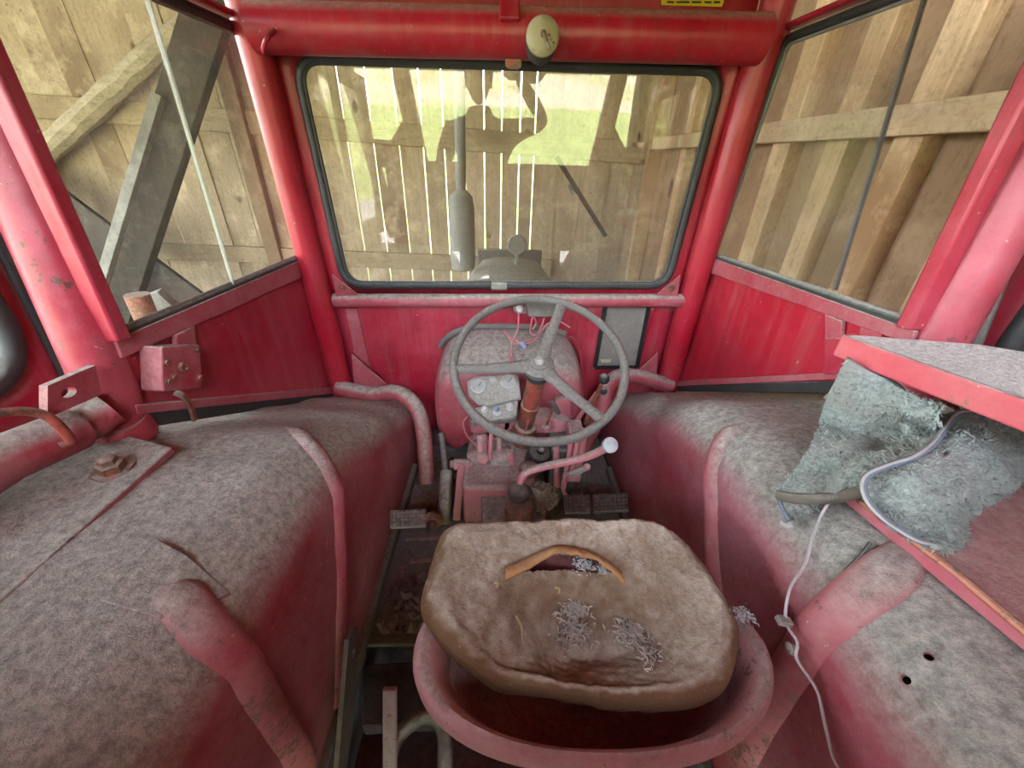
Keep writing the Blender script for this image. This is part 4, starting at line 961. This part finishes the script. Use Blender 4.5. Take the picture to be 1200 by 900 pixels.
# doors behind the side pillars
def door(s_, name, label, gpath, panel, gl_):
    d_ = struct(name, (s_*.78, .35, FZ), label)
    pn_ = V(s_, 0, 0); X0 = .775
    D = lambda x, y: PX(x, y, s_*X0)
    MB().tube(spl([D(*q) for q in gpath], 8), .021, 14).build('window_gasket', MT['rubber'], d_)
    return d_
dL = struct('door_1', (-.78, .35, FZ), 'left cab door with rubber framed window')
# opening (window) outline in the door plane x=-.78, with red sheet around it
def door_sheet(s_, d_, pillar_y, win, mat):
    X0 = s_*.785; zb_ = -.412 if s_ < 0 else -.356
    inner_ = rrect([V(X0, win[0], win[3]), V(X0, win[1], win[3]), V(X0, win[1], win[2]), V(X0, win[0], win[2])], .10, 8)
    outer_ = rrect([V(X0, win[0]-.08, win[3]+.06), V(X0, pillar_y, win[3]+.06), V(X0, pillar_y-.03, zb_), V(X0, win[0]-.08, zb_)], .004, 8)
    n_ = len(inner_); MB().add(inner_+outer_, [(i, (i+1) % n_, n_+(i+1) % n_, n_+i) for i in range(n_)]).build('door_sheet', MT[mat], d_, solid=.008)
    MB().tube([p+V(-s_*.004, 0, 0) for p in inner_], .015, 12, closed=True).build('window_gasket', MT['rubber'], d_)
    MB().prism(inner_, V(s_*.003, 0, 0)).build('pane', MT['glass_side'], d_)
a = PX(22, 420, -.785); 
door_sheet(-1, dL, .66, (-.17, PX(3, 380, -.785).y, PX(0, 455, -.785).z, .30), 'red')
MB().tube([V(-.775, .665, .30), V(-.772, .60, -.40)], .007, 8).build('rubber_seal', MT['rubber'], dL)
dR = struct('door_2', (.78, .35, FZ), 'right cab door with rubber framed window')
door_sheet(1, dR, .66, (-.17, PX(1176, 420, .785).y, -.325, .30), 'red')
MB().tube([V(.76, .665, .30), PX(1185, 292, .752), PX(1142, 400, .742), V(.745, .59, -.375)], .010, 8).build('rubber_seal', MT['wheel_rubber'], dR)

# ================================================================ seat
SZ = -.50
PC = V(.110, .245, SZ); PA, PB = .199, .125
seat = thing('seat_pan', 'round pressed steel seat pan with thick pink rolled rim', 'seat', (PC.x, PC.y, FZ-.15))
def ring(u, dz, n=64):
    out = []
    for k in range(n):
        a = 2*math.pi*k/n; c, s_ = math.cos(a), math.sin(a)
        e = .88; x = math.copysign(abs(c)**e, c); y = math.copysign(abs(s_)**e, s_)
        lift = .006*max(0, c*c-.3) - .010*max(0, -s_) - .034*max(0, s_)
        out.append(V(PC.x+x*PA*u, PC.y+y*(PB if s_ > 0 else .097)*u, SZ+dz+lift))
    return out
prof = [(.02, -.115), (.35, -.115), (.6, -.11), (.76, -.09), (.86, -.05), (.90, -.018), (.94, -.002), (.99, .006), (1.04, .003), (1.065, -.012), (1.06, -.030), (1.03, -.040)]
rws = [ring(u, z) for u, z in prof]
def closed_grid(m, rows):
    n = len(rows[0]); o = len(m.v); m.v += [p for r in rows for p in r]
    for i in range(len(rows)-1):
        for k in range(n): m.f.append((o+i*n+k, o+i*n+(k+1) % n, o+(i+1)*n+(k+1) % n, o+(i+1)*n+k))
    return m
closed_grid(MB(), rws[:5]).build('bowl', MT['rim_pink'], seat, solid=.003, angle=60)
closed_grid(MB(), rws[4:]).build('rolled_rim', MT['rim_pink'], seat, angle=70)
MB().box((PC.x, PC.y-.0, -.70), (.07, .08, .15)).build('pedestal', MT['dark_steel'], seat, bev=.01)
MB().bar((PC.x, PC.y-.02, -.73), (PC.x-.02, PC.y+.18, FZ-.14), .06, .02).build('spring_arm', MT['rust_red'], seat, bev=.003)
MB().box((PC.x-.06, PC.y-.085, -.76), (.03, .03, .22)).build('rear_bracket', MT['pink'], seat, bev=.003)
bolt(seat, PZ(690, 858, SZ-.113), (0, 0, 1), .004, .004, MT['ring_metal'])

out_px = [(530, 610), (600, 605.5), (690, 604), (768, 607), (800, 624), (828, 652), (850, 682), (866, 712), (871, 745), (862, 785), (836, 806), (780, 812), (720, 806), (660, 795), (610, 786), (575, 778), (545, 764), (515, 740), (497, 715), (492, 696), (498, 672), (505, 648), (513, 625)]
def zrim(py): t = (py-604)/200; return -.452-.030*max(0, min(1, t))
CO = spl([PZ(x, y, zrim(y)) for x, y in out_px], 6, closed=True); CCN = PZ(688, 700, -.47)
angs = sorted((math.atan2(p.y-CCN.y, p.x-CCN.x), p) for p in CO)
def edge_pt(a):
    a = (a+math.pi) % (2*math.pi)-math.pi
    for i in range(len(angs)):
        a0, p0_ = angs[i-1]; a1, p1_ = angs[i]
        if i == 0: a0 -= 2*math.pi
        if a0 <= a <= a1: return p0_.lerp(p1_, (a-a0)/max(1e-6, a1-a0))
    a0, p0_ = angs[-1]; a1, p1_ = angs[0]; return p0_.lerp(p1_, (a-a0)/(a1+2*math.pi-a0))
HOL = PZ(672, 742, -.50); HO2 = PZ(740, 735, -.50); RDG = PZ(610, 640, -.46)
def top_pt(a, r):
    e = edge_pt(a); p = CCN.lerp(e, r); p.z = CCN.z+(e.z-CCN.z)*r
    hx, hy = (p.x-HOL.x)/.115, (p.y-HOL.y)/.075
    fall = max(0, (r-.84)/.16)
    p.z += .010 - .066*math.exp(-(hx*hx+hy*hy)*1.15)*(1-.6*fall) - .026*fall**2.2
    hx, hy = (p.x-HO2.x)/.09, (p.y-HO2.y)/.06; p.z -= .020*math.exp(-(hx*hx+hy*hy))
    q = V(p.x, p.y, 0); p.z += .0055*nz(q, 22, 5)+.0034*nz(q, 60, 6)+.0020*nz(q, 140, 7)
    # pinch in the lip at the rear left, as the foam has sagged there
    d0 = (q-V(PZ(585, 772, -.48).x, PZ(585, 772, -.48).y, 0)).length; p.z -= .012*math.exp(-(d0/.022)**2)
    return p
tear = [(594, 667), (625, 659), (650, 650), (690, 652), (722, 664), (730, 671), (700, 671), (660, 668), (620, 670)]
def inside(px, py, poly):
    c = False; j = len(poly)-1
    for i in range(len(poly)):
        (xi, yi), (xj, yj) = poly[i], poly[j]
        if (yi > py) != (yj > py) and px < (xj-xi)*(py-yi)/(yj-yi)+xi: c = not c
        j = i
    return c
def to_px(p): d = p.dot(_f); return 600+FPX*p.dot(_r)/d, 450-FPX*p.dot(_u)/d
cu = thing('seat_cushion', 'torn tan foam seat cushion sagging in the seat pan', 'cushion', (CCN.x, CCN.y, SZ-.06))
N = 110; rows = []
for i in range(N+1):
    row = []
    for j in range(N+1):
        s_, t_ = -1+2*i/N, -1+2*j/N
        u, w = s_*math.sqrt(1-t_*t_/2), t_*math.sqrt(1-s_*s_/2)
        row.append(top_pt(math.atan2(w, u), min(1, math.hypot(u, w))))
    rows.append(row)
cell = {}
def skip(i, j):
    c = (rows[i][j]+rows[i+1][j+1])/2; return inside(*to_px(c), tear)
m = MB().grid(rows, skip)
# sides and underside
NA = 150; side = []
for (k, dz, inn) in ((0, 0, 1.0), (1, -.010, 1.008), (2, -.022, .99), (3, -.033, .955), (4, -.043, .91), (5, -.050, .85), (6, -.052, .5), (7, -.052, .02)):
    r = []
    for q in range(NA):
        a = 2*math.pi*q/NA; e = top_pt(a, 1.0); c = V(CCN.x, CCN.y, e.z); p = c+(e-c)*inn; p.z = e.z+dz+.003*nz(p, 30, 9)
        if k == 0: p = e
        r.append(p)
    side.append(r)
closed_grid(m, side)
m.build('foam_body', MT['foam'], cu, angle=70)
m = MB(); lr = []
for v_ in range(7):
    lr.append([PP(596+136*u/16, 645+30*v_/6, CCN+V(0, 0, -.024+.012*math.sin(u/16*math.pi)), (0, .25, 1)) for u in range(17)])
m.grid(lr).build('tear_lining', MT['lining_pink'], cu, solid=.004)
# curled up flap along the far edge of the tear
fl_t = [(592, 667), (612, 660), (632, 650), (650, 643), (672, 645), (692, 650), (712, 660), (728, 671)]
fl_h = [1, 6, 9, 14, 13, 13, 9, 1]
fr = []
pts = spl([V(x, y, h) for (x, y), h in zip(fl_t, fl_h)], 5)
for k in range(5):
    fr.append([PZ(p.x, p.y, -.462)+V(0, -.004*k+.006*math.sin(k/4*math.pi), .0016*p.z*k/4*.62*(1+.5*nz((p.x*.13, k*.3, 0), 1))+.0012*nz((p.x*.2, k, 0), 1)) for p in pts])
MB().grid(fr).build('torn_flap', MT['torn_edge'], cu, solid=.0035)
rn = random.Random(11)
def tuft(px, py, z, sz, n, mat, label, name, group=None, flat=.5):
    m = MB(); c0_ = PZ(px, py, z)
    for k in range(n*4):
        c = c0_+V(rn.gauss(0, sz), rn.gauss(0, sz*.8), abs(rn.gauss(0, sz*.3))); a = rn.random()*6.28
        L_ = sz*(.18+.38*rn.random()); d = V(math.cos(a), math.sin(a), rn.uniform(-.2, .5))*L_
        w = V(-math.sin(a), math.cos(a), rn.uniform(-.5, .5))*L_*.25
        m.add([c-d, c-w*.8+V(0, 0, .002), c+d*.9+w*.4, c+w+V(0, 0, .003)], [(0, 1, 2), (0, 2, 3)])
    return tag(m.build(name, MT[mat]), label, 'debris', group)
def ztop(px, py):
    best = None; d = ray(px, py)
    for r in rows[::2]:
        for p in r[::2]:
            e = (p-d*(p.dot(d)/d.dot(d))).length
            if best is None or e < best[0]: best = (e, p.z)
    return best[1]
tuft(672, 715, ztop(672, 715)+.003, .0105, 60, 'fluff_tan', 'grey tuft of dry fluff in the seat hollow below the tear', 'fluff_tuft')
tuft(672, 740, ztop(672, 740)+.003, .012, 60, 'fluff_tan', 'larger matted grey tuft lying deepest in the seat hollow', 'fluff_tuft')
tuft(740, 742, ztop(740, 742)+.003, .011, 55, 'fluff_tan', 'brown grey tuft right of the largest tuft on the cushion', 'fluff_tuft')
tuft(765, 770, ztop(765, 770)+.002, .010, 22, 'fluff_tan', 'thin scatter of fluff near the rear of the seat hollow', 'fluff_tuft')
tuft(684, 662, -.477, .007, 40, 'fluff_white', 'white fluff poking out of the tear in the cushion', 'fluff_tuft')
tuft(707, 668, -.470, .005, 30, 'fluff_white', 'small white fluff at the end of the tear', 'fluff_tuft')
tuft(871, 722, -.475, .006, 40, 'fluff_white', 'white fluff caught between cushion and pan rim', 'fluff_tuft')
for (a, b, lab) in (((594, 667), (600, 672), 'short straw at the pointed end of the tear'), ((650, 688), (655, 695), 'short pale straw above the seat hollow'), ((605, 722), (612, 752), 'long thin stalk lying in the seat hollow'), ((580, 683), (582, 688), 'tiny straw crumb on the front of the cushion')):
    za, zb = ztop(*a)+.003, ztop(*b)+.003
    pa_, pb_ = PZ(*a, za), PZ(*b, zb); tag(MB().tube(spl([pa_, pa_.lerp(pb_, .5)+V(.003, 0, .003), pb_], 4), .0016, 6).build('straw', MT['straw']), lab, 'straw')

# ================================================================ tray on the right, fleece and cable
tr = thing('side_tray', 'red edged tray with dusty grey top beside the right door', 'tray', PZ(1090, 440, -.255))
z1 = -.205
A_, B_ = PZ(986, 394, z1), PZ(1205, 472, z1); dr = (B_-A_).normalized(); dB = B_+dr*.22
far1, far2 = PZ(1146, 403, z1+.006), PZ(1205, 420, z1+.006)
dB = A_+dr*min((dB-A_).length, (.750-A_.x)/dr.x if dr.x > 0 else 9)
clipx = lambda p: V(min(p.x, .757), p.y, p.z)
MB().prism([A_, dB, clipx(V(.757, far2.y, z1)), far1, PZ(998, 392, z1)] if far1.x < .757 else [A_, dB, V(.757, dB.y, z1), clipx(far1), PZ(998, 392, z1)], V(0, 0, -.012)).build('top', MT['tray_top'], tr, bev=.002)
nn = V(-dr.y, dr.x, 0); nn = nn if nn.y < 0 else -nn
MB().prism([A_+nn*.003+V(0, 0, .002), dB+nn*.003+V(0, 0, .002), dB+nn*.003+V(0, 0, -.030), A_+nn*.003+V(0, 0, -.030)], -nn*.010).build('front_edge', MT['tray_red'], tr, bev=.003)
MB().prism([A_+V(0, 0, .001), PZ(998, 392, z1)+V(0, 0, .001), PZ(998, 392, z1)+V(0, 0, -.030), A_+V(0, 0, -.030)], V(.008, .004, 0)).build('end_edge', MT['tray_red'], tr, bev=.002)
MB().bar(V(.738, .455, -.212), V(.738, .455, -.372), .03, .02).build('tray_leg', MT['red'], tr, bev=.003)

fz = thing('fleece_jacket', 'grey green fleece jacket hanging crumpled from under the tray', 'jacket', PZ(1060, 600, -.36))
def sheet(ctrl, name, amp, par, nu=10, seed=0, mat='fleece', solid=.012, fine=.004):
    """ctrl: rows of points (top to bottom); smoothed both ways and crumpled"""
    R1 = [spl(r, nu) for r in ctrl]; cols = [spl([r[i] for r in R1], nu) for i in range(len(R1[0]))]
    rows_ = [[cols[i][k] for i in range(len(cols))] for k in range(len(cols[0]))]
    H, Wd = len(rows_), len(rows_[0]); out = []
    for i in range(H):
        r = []
        for j in range(Wd):
            a = rows_[min(H-1, i+1)][j]-rows_[max(0, i-1)][j]; b = rows_[i][min(Wd-1, j+1)]-rows_[i][max(0, j-1)]
            n_ = a.cross(b); n_ = n_.normalized() if n_.length > 1e-9 else V(0, 0, 1); p = rows_[i][j]
            if n_.dot(p) > 0: n_ = -n_
            r.append(p+n_*(amp*nz(p, 14, seed)+amp*.6*nz(p, 30, seed+1)+fine*nz(p, 75, seed+2)+fine*.6*nz(p, 150, seed+3)))
        out.append(r)
    o_ = MB().grid(out).build(name, MT[mat], par, solid=solid, angle=80)
    if mat == 'fleece':
        rp = random.Random(seed+40); m_ = MB()
        for i in range(H-1):
            for j in range(Wd-1):
                for q_ in range(3):
                    u_, w_ = rp.random(), rp.random(); p = out[i][j].lerp(out[i][j+1], u_).lerp(out[i+1][j].lerp(out[i+1][j+1], u_), w_)
                    n_ = (out[i+1][j]-out[i][j]).cross(out[i][j+1]-out[i][j])
                    if n_.length < 1e-9: continue
                    n_.normalize(); n_ = -n_ if n_.dot(p) > 0 else n_
                    d_ = (n_*.6+V(rp.gauss(0, .6), rp.gauss(0, .6), rp.gauss(-.2, .5))).normalized()*(.005+.005*rp.random()); w2 = d_.cross(V(rp.random(), 1, rp.random())).normalized()*.0016
                    p = p+n_*(solid/2-.001); m_.add([p-w2, p+w2, p+d_], [(0, 1, 2)])
        k_ = m_.build('pile', MT[mat], o_ if False else par); k_['kind'] = 'stuff'
    return o_
# D: pixel + how far along the ray (metres of horizontal reach y)
def at(x, y, yy): return PY(x, y, yy)
def on(x, y, l):
    d = ray(x, y); best = min((sec(1, *fsurf(1, x, y)).length, PZ(x, y, zpr).length if PZ(x, y, zpr).x > .45 else 9)); return d.normalized()*(best-l)
back = [[at(993, 418, .475), at(1030, 440, .452), at(1070, 462, .425), at(1100, 478, .40)],
        [at(972, 462, .492), at(1010, 482, .462), at(1050, 482, .42), at(1100, 492, .38)],
        [on(962, 496, .03), on(1000, 508, .05), on(1045, 500, .10), on(1095, 505, .13)],
        [on(948, 528, .03), on(988, 528, .075), on(1035, 522, .07), on(1080, 522, .12)],
        [on(928, 558, .035), on(970, 556, .065), on(1015, 546, .085), on(1055, 545, .11)],
        [on(912, 579, .028), on(950, 582, .040), on(985, 580, .055), on(1020, 572, .07)]]
bk = sheet(back, 'body_panel', .010, fz, 7, 3)
hem = [on(911, 580, .034), on(930, 584, .040), on(955, 585, .048), on(985, 582, .06), on(1014, 574, .075)]
MB().tube(spl(hem, 6), .0055, 10, flat=1.3).build('hem', MT['hem_brown'], fz)
tail = [[on(914, 584, .022), on(935, 587, .028), on(964, 587, .03)], [on(919, 598, .018), on(936, 598, .02), on(956, 592, .022)], [on(926, 609, .014), on(936, 606, .016), on(946, 599, .018)]]
sheet(tail, 'lining_corner', .002, fz, 5, 8, solid=.006)
MB().tube(spl([on(913, 585, .03), on(918, 600, .026), on(925, 610, .022)], 5), .0032, 8).build('zip_end', MT['zip_blue'], fz)
MB().tube(spl([on(917, 612, .022), on(922, 616, .022), on(928, 614, .022)], 4), .0038, 8).build('zip_pull', MT['ring_metal'], fz)
zp = [(1148, 482), (1125, 484), (1108, 502), (1092, 522), (1070, 536), (1042, 545), (1018, 556), (1012, 570), (1018, 588), (1034, 606), (1056, 622), (1078, 634), (1098, 638)]
zy = [.355, .345, .335, .325, .32, .318, .318, .315, .308, .30, .292, .287, .282]
Z3 = [on(x, y, l) for (x, y), l in zip(zp, (.20, .215, .21, .205, .185, .16, .135, .115, .095, .075, .058, .05, .042))]
front_rows = [[on(1125, 484, .175), on(1150, 488, .18), on(1185, 505, .17), on(1222, 525, .16)],
              [on(1092, 522, .16), on(1130, 515, .19), on(1175, 525, .17), on(1215, 545, .15)],
              [on(1042, 545, .125), on(1090, 548, .18), on(1150, 550, .15), on(1205, 560, .11)],
              [on(1013, 566, .098), on(1070, 580, .13), on(1125, 575, .12), on(1180, 572, .08)],
              [on(1030, 603, .065), on(1072, 605, .085), on(1112, 602, .07), on(1150, 590, .05)],
              [on(1064, 628, .044), on(1088, 628, .046), on(1110, 624, .04), on(1128, 612, .035)],
              [on(1094, 637, .032), on(1103, 636, .030), on(1112, 632, .028), on(1120, 624, .026)]]
sheet(front_rows, 'front_panel', .008, fz, 8, 12, fine=.006)
fold = [[at(1058, 464, .458), at(1090, 481, .455), on(1128, 486, .16)], [at(1058, 490, .440), on(1085, 498, .14), on(1112, 500, .155)], [on(1066, 515, .125), on(1082, 520, .145), on(1096, 520, .15)], [on(1056, 538, .115), on(1064, 538, .125), on(1074, 536, .135)]]
sheet(fold, 'collar_fold', .006, fz, 7, 21)
MB().tube(spl(Z3, 6), .0036, 10).build('zip_tape', MT['zip_blue'], fz)
MB().tube([p*.985+V(-.002, 0, 0) for p in spl(Z3, 6)], .0015, 8).build('zip_teeth', MT['ring_metal'], fz)
# shaggy pile on the fleece
cb = thing('thin_cable', 'thin pale cable hanging from the fleece over the right fender', 'cable', PX(990, 890, .34))
def fs(s_, x, y, l=.006):
    a, b = fsurf(s_, x, y); return sec(s_, a, b)+fnorm(s_, a, b)*l
cpx = [(972, 588), (963, 612), (958, 640), (956, 668), (946, 700), (944, 730), (955, 752), (966, 778), (973, 812), (980, 850), (988, 880), (996, 898)]
cpt = [on(972, 588, .04)] + [fs(1, x, y, .028 if 690 < y < 800 else .012) for x, y in cpx[1:]]
MB().tube(spl(cpt, 5), .0018, 8).build('wire', MT['wire_white'], cb)
q = fs(1, 945, 732, .030); MB().box(q, (.018, .010, .008), Matrix.Rotation(.3, 3, 'Y')).build('clip', MT['steel'], cb, bev=.001)
q = fs(1, 954, 762, .026); MB().lathe([(.007, 0), (.007, .004), (.004, .006)], q, fnorm(1, *fsurf(1, 954, 762)), 12).build('button', MT['steel'], cb)
hp = [(1020, 636), (1008, 648), (994, 668), (985, 690)]
tag(MB().tube(spl([fs(1, x, y, .005) for x, y in hp], 6), .0022, 7).build('dark_cord', MT['rubber']), 'thin dark cord lying along the right fender rib', 'cord')

# ================================================================ the photographer behind the tractor, seen as a reflection
ps = thing('person', 'person in dark jacket standing behind the cab, one arm raised', 'person', (-.13, -.72, GZ))
step = MB().box((-.13, -.75, GZ+.17), (.7, .42, .34)).build('wooden_step', MT['old_timber'], bev=.005)
tag(step, 'low dark wooden step block behind the tractor under the person', 'step')
H0 = GZ+.34
J = {'pel': V(-.13, -.72, H0+.92), 'spine': V(-.13, -.72, H0+1.12), 'chest': V(-.135, -.71, H0+1.34), 'neck': V(-.14, -.70, H0+1.49), 'head0': V(-.14, -.69, H0+1.56),
     'lsh': V(-.33, -.70, H0+1.42), 'lel': V(-.40, -.62, H0+1.16), 'lwr': V(-.25, -.46, H0+1.20),
     'rsh': V(.06, -.70, H0+1.42), 'rel': V(.24, -.60, H0+1.40), 'rwr': V(.10, -.50, H0+1.62),
     'lhip': V(-.23, -.72, H0+.86), 'lkn': V(-.24, -.70, H0+.48), 'lan': V(-.24, -.73, H0+.08), 'lto': V(-.25, -.60, H0+.03),
     'rhip': V(-.03, -.72, H0+.86), 'rkn': V(-.02, -.70, H0+.48), 'ran': V(-.02, -.73, H0+.08), 'rto': V(-.01, -.60, H0+.03)}
RAD = {'pel': .15, 'spine': .14, 'chest': .155, 'neck': .06, 'head0': .055, 'lsh': .075, 'lel': .052, 'lwr': .034, 'rsh': .075, 'rel': .052, 'rwr': .034,
       'lhip': .095, 'lkn': .065, 'lan': .045, 'lto': .035, 'rhip': .095, 'rkn': .065, 'ran': .045, 'rto': .035}
def skin(name, names, edges, radf, mat, par, root_i=0):
    me = bpy.data.meshes.new(name); me.from_pydata([J[k]-Vector(par['_base']) for k in names], [(names.index(a), names.index(b)) for a, b in edges], [])
    me.materials.append(MT[mat]); o = bpy.data.objects.new(name, me); COL.objects.link(o); o.parent = par; o['_base'] = par['_base']
    md = o.modifiers.new('skin', 'SKIN'); md.use_smooth_shade = True
    for i, k in enumerate(names):
        r = radf(k); me.skin_vertices[0].data[i].radius = (r, r*.8) if k in ('pel', 'spine', 'chest') else (r, r); me.skin_vertices[0].data[i].use_root = (i == root_i)
    sb_ = o.modifiers.new('sub', 'SUBSURF'); sb_.levels = 2; sb_.render_levels = 2; return o
for k_ in J: J[k_] = J[k_]+V(-.055, .03, 0)
J['rel'] = V(.23, -.60, .21); J['rwr'] = V(.05, -.58, .44); J['lwr'] = J['lwr']+V(0, -.05, 0)
body = list(J)
skin('body', body, [('pel', 'spine'), ('spine', 'chest'), ('chest', 'neck'), ('neck', 'head0'), ('chest', 'lsh'), ('lsh', 'lel'), ('lel', 'lwr'), ('chest', 'rsh'), ('rsh', 'rel'), ('rel', 'rwr'),
                    ('pel', 'lhip'), ('lhip', 'lkn'), ('lkn', 'lan'), ('lan', 'lto'), ('pel', 'rhip'), ('rhip', 'rkn'), ('rkn', 'ran'), ('ran', 'rto')], lambda k: RAD[k], 'cloth_dark', ps)
hc = J['head0']+V(0, .02, .115)
hd_ = MB(); n_ = 20; vs = []
for i in range(n_+1):
    p = math.pi*i/n_
    for k in range(24):
        t_ = 2*math.pi*k/24; x, y, z = math.sin(p)*math.cos(t_)*.075, math.sin(p)*math.sin(t_)*.095, math.cos(p)*.118
        if z < 0: x *= 1+z*1.6; y = y*(1+z*1.2)+(.012 if y > 0 else 0)
        if y > .06: y += .014*math.exp(-(x/.012)**2-((z+.01)/.03)**2) - .008*math.exp(-((abs(x)-.032)/.014)**2-((z-.012)/.014)**2) + .005*math.exp(-(x/.025)**2-((z+.062)/.010)**2)
        vs.append(hc+V(x, y, z))
hd_.add(vs, [(i*24+k, (i+1)*24+k, (i+1)*24+(k+1) % 24, i*24+(k+1) % 24) for i in range(n_) for k in range(24)])
head = hd_.build('head', MT['skin'], ps, angle=80)
for s_ in (-1, 1):
    MB().ball(hc+V(s_*.031, .083, .012), .011, 10).build('eye', MT['fluff_white'], head); MB().ball(hc+V(s_*.078, -.005, -.005), .03, 10, (.3, .6, 1)).build('ear', MT['skin'], head)
MB().lathe([(.081, -.02), (.090, .02), (.086, .07), (.06, .105), (.01, .118)], hc+V(0, -.014, .012), (0, -.12, 1), 24).build('hair', MT['hair'], ps)
def hand(w, d, up, par):
    d = d.normalized(); sd = d.cross(up).normalized(); m = MB()
    m.tube([w-d*.02, w+d*.03, w+d*.085], [.026, .036, .036], 12, flat=.5, up=up)
    for k, (o_, L_) in enumerate(((-.03, .068), (-.010, .078), (.010, .073), (.028, .058))):
        b = w+d*.08+sd*o_; m.tube([b, b+d*L_*.5+up*.008, b+d*L_*.8+up*.022, b+d*L_*.9+up*.036], [.0095, .009, .008, .006], 8)
    b = w+d*.02-sd*.03; m.tube([b, b-sd*.025+d*.025, b-sd*.03+d*.05+up*.01], [.011, .010, .008], 8)
    return m.build('hand', MT['skin'], par)
hand(J['rwr'], V(-.65, -.05, .6), V(-.3, -.8, -.3), ps); hand(J['lwr'], V(.9, -.05, .3), V(0, -.3, 1), ps)
for o in list(bpy.data.objects):
    if '_base' in o: del o['_base']
